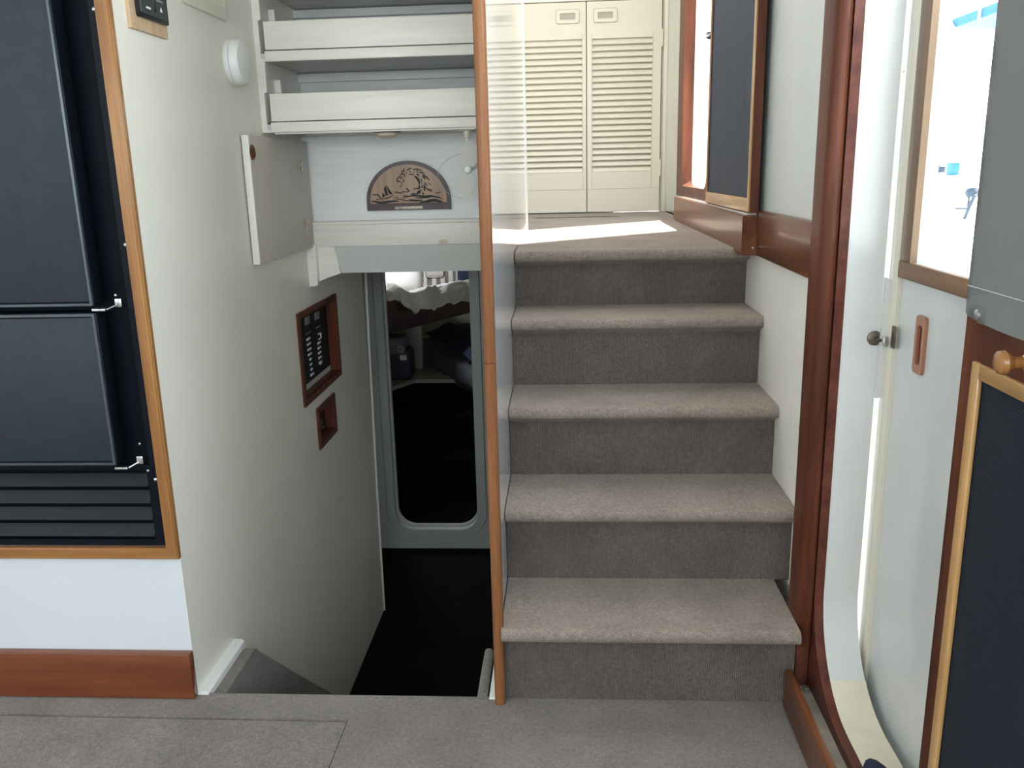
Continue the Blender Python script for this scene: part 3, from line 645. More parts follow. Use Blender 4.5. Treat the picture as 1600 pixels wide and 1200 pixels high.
for pts, wd in (([(880, 350), (920, 385), (945, 430), (960, 475)], 22), ([(940, 480), (955, 515), (945, 545), (910, 545)], 16), ([(780, 322), (830, 325), (870, 338)], 10),
                ([(750, 265), (790, 240), (835, 222)], 12), ([(850, 248), (920, 243), (990, 268)], 12), ([(945, 292), (990, 295), (1035, 305)], 12), ([(1000, 320), (1060, 360), (1110, 418)], 14),
                ([(1000, 345), (1030, 375), (1045, 405)], 16), ([(1095, 455), (1115, 475), (1130, 497)], 8), ([(1030, 450), (1055, 475), (1078, 505)], 10), ([(1030, 580), (1035, 520), (1030, 480)], 18),
                ([(790, 270), (810, 290), (825, 275)], 10), ([(850, 290), (865, 305), (875, 285)], 9), ([(905, 270), (925, 285), (935, 275)], 12), ([(905, 320), (930, 330), (950, 350)], 14),
                ([(970, 395), (990, 410), (985, 430), (1005, 445)], 9), ([(990, 460), (1005, 470)], 10), ([(985, 540), (1005, 500), (1010, 530)], 14),
                ([(715, 235), (705, 265), (715, 300)], 12), ([(690, 260), (680, 290), (700, 310)], 12), ([(640, 330), (690, 320), (720, 330), (725, 370)], 12), ([(600, 400), (625, 380), (650, 350)], 12),
                ([(595, 430), (620, 440), (640, 430), (655, 450)], 12), ([(610, 400), (600, 425)], 14), ([(650, 400), (685, 370), (700, 385)], 9), ([(670, 450), (680, 480), (665, 510), (640, 525)], 7),
                ([(710, 390), (705, 430), (690, 455)], 10), ([(645, 350), (665, 365)], 12), ([(740, 290), (755, 310), (760, 300)], 9)):
    stroke(b, pts, wd)
obj('cut_serpent', b, INK, pq, smooth=False)
qa = hit(617, 325, 1, Yq-0.010); qb = hit(661, 325, 1, Yq-0.010)
obj('brass_plate', bx(qa.x, qb.x, Yq-0.0115, Yq-0.0098, qa.z-0.0045, qa.z+0.0045, bev=0.0004), PEWB, pq)

# ---- fan
fn = thing('cabin_fan', (-0.15, 0.17, 0.343), 'small white two-position cabin fan hanging under the shelf beside the partition', 'fan')
Yf = 0.06
m0 = hit(729, 207, 1, Yf); hub = hit(731, 265, 1, Yf-0.03)
obj('mount', lathe(B(), [(0, 0), (0.020, 0), (0.020, 0.004), (0.011, 0.007), (0.010, 0.026), (0, 0.027)], (m0.x, Yf, 0.343), (0, 0, -1), 20), CREAMP, fn)
obj('motor', lathe(B(), [(0, 0), (0.018, 0.002), (0.023, 0.012), (0.022, 0.05), (0.012, 0.056), (0, 0.057)], (hub.x+0.012, Yf+0.045, hub.z+0.028), (-0.1, -1, -0.2), 20), WHITEP, fn)
obj('neck', tube(B(), [(m0.x, Yf, 0.318), (hub.x+0.010, Yf+0.02, hub.z+0.03)], 0.006, 8), WHITEP, fn)
obj('hub', lathe(B(), [(0, -0.012), (0.009, -0.009), (0.013, 0), (0.009, 0.009), (0, 0.012)], hub, (0, -1, 0), 20), WHITEP, fn)
FANW = paint('fan_white_plastic', (0.90, 0.89, 0.85), 0.4, 0.01, 8, 0)
def blade(a, c_):
    b = B(); n = 9; rows = []
    for i in range(n):
        r = 0.008+0.070*i/(n-1); wd = 0.046*math.sin(PI*min(1, (i+1.0)/(n+0.4)))**0.6
        row = []
        for j in range(7):
            t = (j/6-0.5)*2*wd*0.62; tw = 0.5
            x = r*math.cos(a)-t*math.sin(a)*1.0; z = r*math.sin(a)+t*math.cos(a)
            row.append(b.verts.new((hub.x+x, hub.y-t*tw*0.2-0.002, hub.z+z)))
        rows.append(row)
    for i in range(n-1):
        for j in range(6): b.faces.new((rows[i][j], rows[i][j+1], rows[i+1][j+1], rows[i+1][j]))
    bmesh.ops.solidify(b, geom=b.faces[:], thickness=0.0015)
    return obj('blade', b, FANW, fn)
blade(math.radians(84), 0); blade(math.radians(252), 0)
b = B(); tube(b, [(hub.x+0.085*math.cos(t), hub.y-0.01, hub.z-0.018+0.062*math.sin(t)) for t in [math.radians(100+10*k) for k in range(17)]], 0.0006, 6); obj('guard_wire', b, STEEL, fn)

# ================================================================== LOUVRED DOORS
def louvre_door(x0, x1, handle_x, hinge_x, label):
    d = thing('louvred_door', ((x0+x1)/2, 2.09, 0), label, 'door', 'pair of louvred doors')
    lx0, lx1 = x0+0.027, x1-0.027
    if hinge_x > 0: lx0, lx1 = x0+0.026, x1-0.044
    else: lx0, lx1 = x0+0.040, x1-0.020
    b = B(); slab(b, 'y', [(x0, 0.006), (x1, 0.006), (x1, 1.016), (x0, 1.016)], [[(lx0, 0.205), (lx1, 0.205), (lx1, 0.846), (lx0, 0.846)]], 2.075, 2.10)
    obj('door_frame', b, CREAM, d)
    obj('door_back', bx(x0+0.003, x1-0.003, 2.0975, 2.1045, 0.01, 1.01), CREAM, d)
    # joints of the inset louvre frame
    for xx in (lx0-0.003, lx1+0.0015): obj('joint', bx(xx, xx+0.0015, 2.0742, 2.0752, 0.122, 0.87), paint('joint_shadow', (0.42, 0.40, 0.33), 0.7, 0, 5, 0), d)
    obj('joint', bx(x0+0.001, x1-0.001, 2.0742, 2.0752, 0.120, 0.1215), bpy.data.materials['joint_shadow'], d)
    n = 22; step = (0.846-0.205)/n; s0 = None
    for k in range(n):
        z = 0.205+step*k
        if s0 is None:
            b = B(); slab(b, 'x', [(2.0765, z), (2.0745, z+0.003), (2.095, z+step+0.009), (2.0975, z+step+0.006)], [], lx0, lx1); s0 = obj('slat', b, CREAM, d)
        else: copy_at(s0, (0, 0, step*k))
    hx0, hx1 = handle_x-0.056, handle_x+0.056
    b = B(); slab(b, 'y', rrect(hx0, hx1, 0.920, 0.982, 0.008, 4), [rrect(hx0+0.018, hx1-0.018, 0.936, 0.966, 0.006, 4)], 2.069, 2.075); h = obj('handle', b, CREAM, d)
    b = B(); slab(b, 'y', rrect(hx0-0.003, hx1+0.003, 0.917, 0.985, 0.010, 4), [], 2.0742, 2.0752); obj('handle_shade_line', b, bpy.data.materials['joint_shadow'], h)  # shade around the raised handle ring drawn as a darker outline
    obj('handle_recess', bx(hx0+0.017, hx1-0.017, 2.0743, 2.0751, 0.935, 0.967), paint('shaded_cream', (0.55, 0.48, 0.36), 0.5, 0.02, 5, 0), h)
    for z in (0.20, 0.82):
        if hinge_x > 0: obj('hinge', tube(B(), [(x1+0.003, 2.073, z-0.02), (x1+0.003, 2.073, z+0.06)], 0.004, 8), CREAMP, d)
        else: obj('hinge', tube(B(), [(x0-0.003, 2.073, z-0.02), (x0-0.003, 2.073, z+0.06)], 0.004, 8), CREAMP, d)
    return d
dL = louvre_door(-0.106, 0.2565, 0.167, -1, 'left leaf of the cream louvred door pair, partly hidden by the partition')
dR = louvre_door(0.2615, 0.628, 0.352, 1, 'right leaf of the cream louvred door pair, next to the mahogany frame')

# ================================================================== LANDING SIDE DOOR
lw = thing('window_1', (0.68, 1.0, 0.09), kind='structure')
b = B(); slab(b, 'x', [(0.10, 0.096), (1.615, 0.096), (1.615, 1.12), (0.10, 1.12)], [rrect(0.78, 1.45, 0.140, 1.06, 0.055, 8)], 0.657, 0.702); obj('window_frame', b, MAH, lw)
sl_ = thing('wooden_sill', (0.64, 0.6, -0.01), 'thick varnished mahogany sill beam along the edge of the landing', 'sill')
b = B(); slab(b, 'x', [(-0.105, -0.012), (-0.06, -0.012), (1.36, 0.002), (1.36, 0.098), (-0.105, 0.094)], [], 0.615, 0.657)
bmesh.ops.recalc_face_normals(b, faces=b.faces[:])
bmesh.ops.bevel(b, geom=[e for e in b.edges if len(e.link_faces) == 2 and e.calc_face_angle(0) > 0.6], offset=0.003, segments=2, affect='EDGES')
obj('beam', b, MAHY, sl_)
obj('screw', lathe(B(), [(0.003, 0), (0.003, 0.001), (0, 0.0015)], (0.645, -0.105, 0.008), (0, -1, 0), 10), STEEL, sl_)
obj('groove', bx(0.630, 0.656, -0.08, 1.34, 0.0935, 0.0985), WALL, sl_)
rl = obj('wooden_rail', bx(0.653, 0.676, -0.705, -0.108, -0.012, 0.106, bev=0.003), MAHY)
tag(rl, 'varnished mahogany rail board between the sill beam and the corner post', 'rail')
sdp = thing('sliding_screen_door', (0.64, 0.25, 0.099), 'dark sliding screen door with golden beading standing on the landing sill', 'screen door')
DY0, DY1 = -0.108, 0.595
b = B(); slab(b, 'x', [(DY0, 0.1), (DY1, 0.1), (DY1, 1.05), (DY0, 1.05)], [[(DY0+0.022, 0.135), (DY1-0.010, 0.135), (DY1-0.010, 1.02), (DY0+0.022, 1.02)]], 0.632, 0.654); obj('frame', b, MAH, sdp)
obj('screen', bx(0.634, 0.642, DY0+0.020, DY1-0.008, 0.133, 1.022), MESHG, sdp)
obj('bead', bx(0.6275, 0.6335, DY0+0.006, DY0+0.024, 0.102, 1.04, bev=0.002), GOLDW, sdp)
obj('bead', bx(0.6275, 0.6335, DY0+0.024, DY1-0.002, 0.102, 0.138, bev=0.002), GOLDY, sdp)
obj('bead', bx(0.6275, 0.6335, DY1-0.010, DY1-0.002, 0.138, 1.04, bev=0.002), GOLDW, sdp)
q = hit(1107, 58, 0, 0.63)
obj('finger_pull', lathe(B(), [(0, 0), (0.006, 0.0), (0.005, 0.010), (0.012, 0.014), (0.013, 0.019), (0.008, 0.024), (0, 0.025)], (0.632, DY1+0.002, q.z), (-0.35, 0.9, 0), 18), STEEL, sdp)

# ================================================================== POST AND DOORWAY LINING
po = thing('corner_post', (0.65, -0.74, -0.83), 'tall red mahogany corner post between the stairs and the side doorway', 'post')
b = B(); slab(b, 'z', [(0.627, -0.705), (0.627, -0.762), (0.630, -0.773), (0.637, -0.781), (0.648, -0.784), (0.6555, -0.780), (0.658, -0.773), (0.658, -0.705)], [], -0.775, 1.75); obj('shaft', b, MAH, po, ang=50)
obj('foot', bx(0.630, 0.657, -0.772, -0.712, -0.88, -0.776, bev=0.002), DKMAH, po)
ln = thing('door_1', (0.667, -1.4, FZ), kind='structure')
b = B(); slab(b, 'x', [(-2.2, FZ), (-0.715, FZ), (-0.715, 1.14), (-2.2, 1.14)], [[(p_[0], p_[1]) for p_ in rrect(-2.05, -0.7815, -0.846, 0.95, 0.17, 12, rr=(0.1, 0.20, 0.1, 0.1))]], 0.6585, 0.6765); obj('doorway_lining', b, MAHY if False else DKMAH, ln)
tr = thing('door_track', (0.63, -1.4, FZ), 'mahogany curb with a grey channel where the screen door slides', 'door track')
b = bx(0.602, 0.618, -2.2, -0.795, FZ+0.001, -0.818, bev=0.004); obj('curb', b, MAHY, tr)
obj('channel', bx(0.6185, 0.6585, -2.2, -0.780, FZ+0.001, -0.868), STONE, tr)
for (y, x) in ((-0.80, 0.630), (-0.80, 0.648)): obj('clip', bx(x-0.006, x+0.006, y-0.008, y+0.006, -0.868, -0.855, bev=0.001), STEEL, tr)

# ================================================================== OUTER WHITE DOOR
od = thing('side_door', (0.79, -1.4, -0.86), 'white sliding side door with a wooden framed window and recessed pull', 'door')
b = B(); slab(b, 'x', [(-2.0, -0.90), (-0.800, -0.90), (-0.800, 0.95), (-2.0, 0.95)], [[(-1.92, 0.045), (-0.850, 0.045), (-0.850, 0.90), (-1.92, 0.90)]], 0.768, 0.798); obj('door_panel', b, GELCOAT, od)
b = B(); slab(b, 'z', [(0.760, -0.816), (0.757, -0.806), (0.757, -0.786), (0.762, -0.776), (0.775, -0.772), (0.79, -0.772), (0.79, -0.80), (0.7675, -0.816)], [], -0.90, 0.95); obj('edge_moulding', b, CREAM, od)
wf = obj('window_frame', bx(0.758, 0.768, -0.867, -0.818, 0.047, 0.92, bev=0.002), WINW, od)
obj('window_frame', bx(0.757, 0.768, -1.95, -0.817, 0.016, 0.047, bev=0.002), WINY, od)
obj('window_frame', bx(0.758, 0.768, -1.95, -1.90, 0.047, 0.92, bev=0.002), WINW, od)
obj('glazing_bead', bx(0.7575, 0.7695, -0.869, -0.867, 0.047, 0.90), paint('pale_bead', (0.22, 0.14, 0.08), 0.5, 0.05, 10, 0), od)
obj('glass', bx(0.788, 0.791, -1.919, -0.851, 0.046, 0.899), GLASS, od)
for (px, py) in ((1420, 421), (1411, 361), (1412, 112)):
    q = hit(px, py, 0, 0.758); obj('screw', lathe(B(), [(0.0022, 0), (0.002, 0.0008), (0, 0.001)], (0.758, q.y, q.z), (-1, 0, 0), 8), BRASS, od)
q0 = hit(1433, 540, 0, 0.768); q1 = hit(1448, 540, 0, 0.768); zt = hit(1440, 492, 0, 0.768).z; zb_ = hit(1440, 586, 0, 0.768).z
b = B(); slab(b, 'x', rrect(q1.y, q0.y, zb_, zt, 0.008, 4), [rrect(q1.y+0.010, q0.y-0.010, zb_+0.017, zt-0.017, 0.006, 4)], 0.762, 0.768); h = obj('handle', b, wood('pull_cherry', (0.30, 0.12, 0.06), (0.38, 0.16, 0.09), (0.44, 0.20, 0.11), 'z', 0.4, 0.3), od)
obj('handle_recess', bx(0.7672, 0.7678, q1.y+0.009, q0.y-0.009, zb_+0.016, zt-0.016), DKMAH, h)
q = hit(1396, 527, 0, 0.757)
b = bx(0.7555, 0.7585, q.y-0.008, q.y+0.008, q.z-0.021, q.z+0.021, bev=0.0005); box(b, 0.7545, 0.7556, q.y-0.004, q.y+0.004, q.z-0.010, q.z+0.010); obj('latch_keeper', b, PEWTER, od)
tag(obj('added_light_block', bx(0.7475, 0.80, -2.0, -0.60, -0.98, -0.905), GELCOAT), kind='structure')  # board added under the door to shut out dock light and darken the seam
tag(obj('added_light_block', bx(0.80, 0.86, -0.70, -0.50, -0.98, 1.1), GELCOAT), kind='structure')  # casing added outside to hold back sky light at the door slit
tag(obj('added_light_block', bx(0.7905, 0.80, -0.85, -0.69, -0.90, 1.1), GELCOAT), kind='structure')  # flange added to keep sky light from entering behind the moulding
# strike board with the lock on the doorway
a0 = hit(1383, 433, 1, -0.785); a1 = hit(1399, 441, 1, -0.785); a2 = hit(1385, 618, 1, -0.785); a3 = hit(1366, 621, 1, -0.785)
b = B(); slab(b, 'y', [(a3.x, a3.z), (a2.x, a2.z), (a1.x, a1.z), (a0.x, a0.z)], [], -0.792, -0.781)
tag(obj('strike_board', b, GELCOAT), 'narrow white strike board beside the door lock', 'strike board')
q = hit(1368, 529, 1, -0.785)
lk = thing('door_lock', (q.x, -0.785, q.z), 'round tarnished lock with a key in it on the white doorway edge', 'lock')
b = lathe(B(), [(0, 0), (0.0145, 0), (0.0140, 0.003), (0.009, 0.005), (0, 0.005)], (q.x, -0.780, q.z), (0, -1, 0), 24)
obj('rosette', b, PEWTER, lk)
b = tube(B(), [(q.x+0.001, -0.785, q.z), (q.x+0.004, -0.800, q.z-0.001)], 0.0035, 8); obj('cylinder', b, PEWTER, lk)
b = lathe(B(), [(0, -0.002), (0.010, -0.002), (0.011, 0), (0.010, 0.002), (0, 0.002)], (q.x+0.011, -0.807, q.z-0.002), (0.75, -0.6, 0.1), 18); obj('key', b, STEEL, lk)

# ================================================================== NEAR SCREEN DOOR
nd = thing('mesh_screen_door', (0.64, -1.7, -0.865), 'mahogany framed black mesh screen door nearest the camera on the right', 'screen door')
Y1, Y0 = -1.368, -2.08
b = B(); slab(b, 'x', [(Y0, -0.866), (Y1, -0.866), (Y1, 0.93), (Y0, 0.93)], [[(Y0+0.04, -0.82), (Y1-0.052, -0.82), (Y1-0.052, -0.025), (Y0+0.04, -0.025)], [(Y0+0.04, 0.055), (Y1-0.052, 0.055), (Y1-0.052, 0.89), (Y0+0.04, 0.89)]], 0.636, 0.656); obj('frame', b, MAH, nd)
obj('mesh', bx(0.6365, 0.641, Y0+0.038, Y1-0.050, -0.822, -0.023), MESH, nd)
obj('mesh', bx(0.6365, 0.641, Y0+0.038, Y1-0.050, 0.053, 0.892), MESH, nd)
def ring(y0, y1, z0_, z1_, wd):
    obj('bead', bx(0.629, 0.636, y1-wd, y1, z0_, z1_, bev=0.0025), GOLDW, nd)
    obj('bead', bx(0.629, 0.636, y0, y0+wd, z0_, z1_, bev=0.0025), GOLDW, nd)
    obj('bead', bx(0.629, 0.636, y0+wd, y1-wd, z1_-wd, z1_, bev=0.0025), GOLDY, nd)
    obj('bead', bx(0.629, 0.636, y0+wd, y1-wd, z0_, z0_+wd, bev=0.0025), GOLDY, nd)
ring(Y0+0.02, Y1-0.038, -0.835, -0.010, 0.019)
ring(Y0+0.02, Y1-0.038, 0.036, 0.90, 0.019)
q = hit(1612, 566, 0, 0.636)
kb = obj('knob', lathe(B(), [(0, 0.0), (0.010, 0.0), (0.010, 0.006), (0.0065, 0.010), (0.0065, 0.020), (0.011, 0.024), (0.0135, 0.029), (0.0125, 0.034), (0.007, 0.037), (0, 0.038)], (0.636, q.y, q.z), (-1, 0, 0), 26), TEAK, nd)
# vinyl cover
vc = thing('vinyl_cover', (0.62, -1.7, 0.04), 'grey vinyl blind snapped over the upper half of the near screen door', 'blind')
b = B(); ny, nz = 30, 40
yA, yB_ = -1.3795, -2.06
rows = []
for i in range(nz+1):
    row = []
    for j in range(ny+1):
        t = j/ny; s = i/nz
        y = yA+(yB_-yA)*t; z = 0.044-0.006*math.sin(min(1, t*5)*PI/2)+ (0.90-0.044)*s
        x = 0.624 - 0.0015*math.sin(9*t+3*s) - 0.001*math.sin(23*t-5*s) + (0.004 if t == 0 else 0)
        if i == 0: y += 0.0015*math.sin(j*2.1)
        row.append(b.verts.new((x, y, z)))
    rows.append(row)
for i in range(nz):
    for j in range(ny): b.faces.new((rows[i][j], rows[i][j+1], rows[i+1][j+1], rows[i+1][j]))
bmesh.ops.solidify(b, geom=b.faces[:], thickness=0.0016)
obj('fabric', b, VINYL, vc, ang=60)
obj('stitched_hem', tube(B(), [(0.6215, yA-0.012, 0.079), (0.6215, yB_, 0.079)], 0.0007, 6), VINYLH, vc)
q = hit(1524, 492, 0, 0.62)
obj('snap_fastener', lathe(B(), [(0, 0), (0.007, 0), (0.0068, 0.002), (0.004, 0.0035), (0, 0.004)], (0.6225, q.y-0.001, q.z), (-1, 0, 0), 20), VINYL if False else STEEL, vc)

p_ = hit(1366, 1222, 2, -0.835)
b = B(); bmesh.ops.create_uvsphere(b, u_segments=20, v_segments=12, radius=1)
bmesh.ops.transform(b, verts=b.verts[:], matrix=Matrix.Translation((p_.x+0.004, p_.y-0.06, -0.820)) @ Matrix.Diagonal((0.030, 0.10, 0.022, 1)))
for v in b.verts:
    v.co.z = max(v.co.z, -0.842)
tag(obj('shoe', b, NAVY), 'dark rounded shoe toe on the cream doorway sill at the bottom edge', 'shoe')
# ================================================================== CABIN BEYOND THE DOORWAY
CZ = -1.76
tag(obj('floor', bx(-2.6, 0.35, 1.74, 4.6, CZ-0.05, CZ), NAVYCARP), kind='structure')
cabpaint = CABW
wall('wall_left', bx(-2.65, -2.6, 1.74, 4.6, CZ, 0.45), CABW)
wall('wall_right', bx(0.35, 0.40, 1.74, 2.15, CZ, -0.08), CABW)
wall('wall_right', bx(0.35, 0.40, 2.15, 4.6, CZ, 0.45), CABW)
tag(obj('ceiling', bx(-2.65, -1.6, 1.70, 2.15, -0.05, -0.02), CABW), kind='structure')
wall('wall_back', bx(-2.65, 0.40, 4.6, 4.65, CZ, 0.45), CABW)
tag(obj('ceiling', bx(-2.65, 0.40, 2.155, 4.65, 0.45, 0.48), CABW), kind='structure')
wall('wall_front', bx(-2.65, 0.40, 2.151, 2.165, -0.075, 0.48), CABW)
wall('wall_front', bx(-2.65, -1.0, 1.70, 1.74, CZ, 0.0), CABW)
wall('wall_front', bx(0.0, 0.40, 1.70, 1.74, CZ, 0.0), CABW)
# steps up to the ledge (carpeted)
cs = thing('cabin_steps', (-0.7, 2.7, CZ), 'dark navy carpeted steps rising inside the forward cabin', 'steps')
for i, (yy, zz) in enumerate(((2.55, -1.50), (2.75, -1.28))):
    obj('step', bx(-1.5, -0.35, yy, 3.05, CZ if i == 0 else -1.50, zz, bev=0.012), NAVYCARP, cs)
# cream ledge with an angled front
b = B(); slab(b, 'z', [(-1.6, 2.55), (-1.02, 2.72), (-0.86, 3.0), (-0.30, 3.0), (0.3, 3.0), (0.3, 4.5), (-2.5, 4.5), (-2.5, 2.55)], [], -1.13, -1.105)
lg = tag(obj('cabin_ledge', b, CABW), 'cream painted ledge above the dark cabin steps', 'ledge')
b = B(); slab(b, 'z', [(-1.6, 2.56), (-1.02, 2.73), (-0.86, 3.01), (0.3, 3.01), (0.3, 4.5), (-1.6, 4.5)][:0]+[(-2.5, 3.06), (0.3, 3.06), (0.3, 4.5), (-2.5, 4.5)], [], CZ, -1.131)
tag(obj('cabin_locker', b, NAVYCARP), 'dark carpeted front below the cream cabin ledge', 'locker')
# white column
tag(obj('cabin_pillar', bx(-0.955, -0.850, 3.30, 3.40, -1.105, -0.76, bev=0.005), CABW), 'white pillar under the bunk between bag and quilt', 'pillar')
# upper bunk board (runs diagonally away to the right)
A_ = Vector((-1.25, 2.086, 0)); D_ = Vector((-0.2, 3.99, 0))
P0 = Vector((-0.966, 2.60, 0)); P1 = Vector((-0.525, 3.40, 0)); dr = (P1-P0).normalized(); nr = Vector((dr.y, -dr.x, 0))
def bp(s, off, z): v = P0+dr*s+nr*off; return (v.x, v.y, z)
bb = thing('upper_bunk', bp(0.4, 0, -0.73), 'dark mahogany fronted bunk with a curved top edge in the cabin', 'bunk')
b = B(); prof = [(-0.5, -0.73), (1.5, -0.73), (1.5, -0.635)]
for k in range(0, 13):
    t = 1-k/12; s = 0.10+0.22*t; prof.append((s, -0.528-0.098*(t*t*(3-2*t))))
prof.append((-0.5, -0.528))
vsf = [b.verts.new(bp(s, 0.0, z)) for s, z in prof]; vsb = [b.verts.new(bp(s, -0.025, z)) for s, z in prof]
b.faces.new(vsf); b.faces.new(vsb[::-1])
for i in range(len(prof)): b.faces.new((vsf[i], vsb[i], vsb[(i+1) % len(prof)], vsf[(i+1) % len(prof)]))
obj('front_board', b, DKMAHX, bb)
b = B(); vs = [b.verts.new(bp(s, o_, z)) for z in (-0.72, -0.64) for s, o_ in ((-0.5, -0.03), (1.5, -0.03), (1.5, -1.2), (-0.5, -1.2))]
for f in ((0, 1, 2, 3), (7, 6, 5, 4), (0, 4, 5, 1), (1, 5, 6, 2), (2, 6, 7, 3), (3, 7, 4, 0)): b.faces.new([vs[i] for i in f])
obj('mattress', b, GREYF, bb)
# duvet
import mathutils.noise as mn
b = B(); nu, nv = 150, 70; rows = []
for i in range(nu+1):
    s = -0.45+1.9*i/nu; row = []
    scal = abs(math.sin(s*17+0.8*math.sin(s*7)))
    for j in range(nv+1):
        v = j/nv
        # cross-section: v 0..0.25 hangs over the front board, then top
        f = mn.fractal(Vector((s*5, v*4, 0.3)), 0.6, 2.0, 4)
        ridge = 1-abs(mn.noise(Vector((s*9+v*2.5, v*2.2-s*1.5, 1.7))))*2.2
        f2 = 1-abs(mn.noise(Vector((s*16-v*7, v*9+s*4, 5.0))))*3
        puff = 0.030*f + 0.022*max(0, ridge) + 0.012*max(0, f2)
        k_ = min(1, max(0, (s-0.08)/0.22)); k_ = k_*k_*(3-2*k_)
        base = -0.525-0.085*k_
        drop = 0.003+k_*(0.002+0.028*scal)
        hgt = 0.075+0.03*k_
        if v < 0.28:
            t = v/0.28; a = t*PI/2
            off = 0.040*math.cos(a)+0.010+0.012*f; z = base-drop+(drop+hgt)*math.sin(a)**0.8
            off += 0.014*math.sin(s*34+2*f)*(1-t)
        else:
            t = (v-0.28)/0.72; off = 0.010-t*0.95; z = base+hgt-0.10*min(1, t*2.2)*k_+0.012*(1-k_)
        row.append(b.verts.new(bp(s, off, z+puff*0.45)))
    rows.append(row)
for i in range(nu):
    for j in range(nv): b.faces.new((rows[i][j], rows[i+1][j], rows[i+1][j+1], rows[i][j+1]))
bmesh.ops.solidify(b, geom=b.faces[:], thickness=0.012)
dv = tag(obj('duvet', b, DUVET, ang=80), 'rumpled white duvet spilling over the bunk board', 'duvet')
# pillows
def pillow(name, c, sx, sz, th, rot, m):
    b = B(); n = 18; F_, Bk = [], []
    for i in range(n+1):
        r1, r2 = [], []
        for j in range(n+1):
            u, v = i/n*2-1, j/n*2-1
            h = th*(max(0, (1-u**4)*(1-v**4)))**0.5
            x = u*sx*(1-0.06*v*v); z = v*sz*(1-0.06*u*u)
            r1.append((x, -h, z)); r2.append((x, h, z))
        F_.append(r1); Bk.append(r2)
    for G, s in ((F_, 1), (Bk, -1)):
        V = [[b.verts.new(p_) for p_ in r] for r in G]
        for i in range(n):
            for j in range(n): b.faces.new((V[i][j], V[i+1][j], V[i+1][j+1], V[i][j+1]))
    bmesh.ops.remove_doubles(b, verts=b.verts[:], dist=1e-5)
    bmesh.ops.transform(b, verts=b.verts[:], matrix=Matrix.Translation(c) @ rot)
    return b
q = hit(640, 432, 1, 3.62)
tag(obj('white_pillow', pillow('p', hit(608, 432, 1, 3.35), 0.24, 0.13, 0.075, Matrix.Rotation(-0.55, 4, 'X') @ Matrix.Rotation(0.35, 4, 'Z'), DUVET), DUVET, ang=80), 'plump white pillow at the left end of the duvet', 'pillow')
# striped cushion with printed label
cc = hit(689, 427, 1, 3.85); rotc = Matrix.Rotation(-0.12, 4, 'X')
scu = thing('striped_cushion', (cc.x, cc.y, cc.z), 'striped taupe and cream cushion with a printed island label', 'cushion')
pb = pillow('p', cc, 0.155, 0.17, 0.05, rotc, STRIPL); cu = obj('cushion_body', pb, STRIPD, scu, ang=80)
for k, xo in enumerate((-0.115, -0.045, 0.018, 0.078, 0.132)):
    b = B(); V = []
    for i in range(15):
        v = i/14*2-1; r = []
        for j in range(4):
            x = xo+(j/3-0.5)*0.032; u = x/0.155; h = 0.05*(max(0, (1-u**4)*(1-(v*0.98)**4)))**0.5
            r.append(b.verts.new(Matrix.Translation(cc) @ rotc @ Vector((x, -h-0.0012, v*0.17*0.97))))
        V.append(r)
    for i in range(14):
        for j in range(3): b.faces.new((V[i][j], V[i][j+1], V[i+1][j+1], V[i+1][j]))
    obj('stripe', b, STRIPL, scu)
cl = hit(681, 432, 1, cc.y-0.056)
b = B(); slab(b, 'y', rrect(cl.x-0.075, cl.x+0.062, cl.z-0.012, cl.z+0.075, 0.02, 5), [], cc.y-0.0575, cc.y-0.0545); obj('label_border', b, INK, scu)
b = B(); slab(b, 'y', rrect(cl.x-0.070, cl.x+0.057, cl.z-0.007, cl.z+0.070, 0.017, 5), [], cc.y-0.0590, cc.y-0.0570); lab = obj('label_patch', b, STRIPL, scu)
tcu = bpy.data.curves.new('label_text', 'FONT'); tcu.body = 'MAGIC ISLAND'; tcu.size = 0.0170; tcu.align_x = 'CENTER'; tcu.extrude = 0.0003
to = bpy.data.objects.new('label_text', tcu); COL.objects.link(to)
tp = hit(680, 431.0, 1, cc.y-0.0597)
bpy.context.view_layer.update()
me = bpy.data.meshes.new_from_object(to); bpy.data.objects.remove(to)
tm = bpy.data.objects.new('label_text', me); COL.objects.link(tm); me.materials.clear(); me.materials.append(INK); tm.parent = lab
tm.rotation_euler = (PI/2, 0, 0); tm.location = Vector((tp.x, cc.y-0.0597, tp.z-0.006))-Vector(lab['_o'])
# navy cushion right
tag(obj('navy_cushion', pillow('p', hit(731, 436, 1, 3.72), 0.075, 0.15, 0.04, Matrix.Rotation(-0.1, 4, 'X'), NAVY), NAVY, ang=80), 'navy cushion at the right end of the bunk', 'cushion')
# bag
bg_ = thing('sports_bag', (-1.08, 2.95, -1.10), 'dark plum bag with a grey flap and small white tag on the cabin ledge', 'bag')
b = B(); q0 = hit(590, 583, 1, 2.98); q1 = hit(643, 578, 1, 2.98); zt = hit(620, 545, 1, 2.98).z
box(b, q0.x, q1.x, 2.96, 3.14, -1.104, zt, bev=0.03, seg=4)
for v in b.verts:
    v.co += Vector((0.006*mn.noise(v.co*30), 0.006*mn.noise(v.co*26+Vector((3, 0, 0))), 0))
    if v.co.z > -1.0: v.co.x = v.co.x*0.97-0.03
obj('bag_body', b, PLUM, bg_, ang=80)
b = B(); zt2 = hit(625, 527, 1, 2.98).z
box(b, q0.x+0.0, q1.x-0.035, 2.95, 3.13, zt-0.035, zt2, bev=0.02, seg=4); obj('bag_flap', b, GREYF, bg_, ang=80)
q = hit(625.5, 546, 1, 2.945); obj('round_emblem', lathe(B(), [(0.012, 0), (0.012, 0.003), (0.023, 0.003), (0.024, 0), (0.024, -0.006)], (q.x, 2.952, q.z), (0, -1, 0), 20), CABW, bg_)
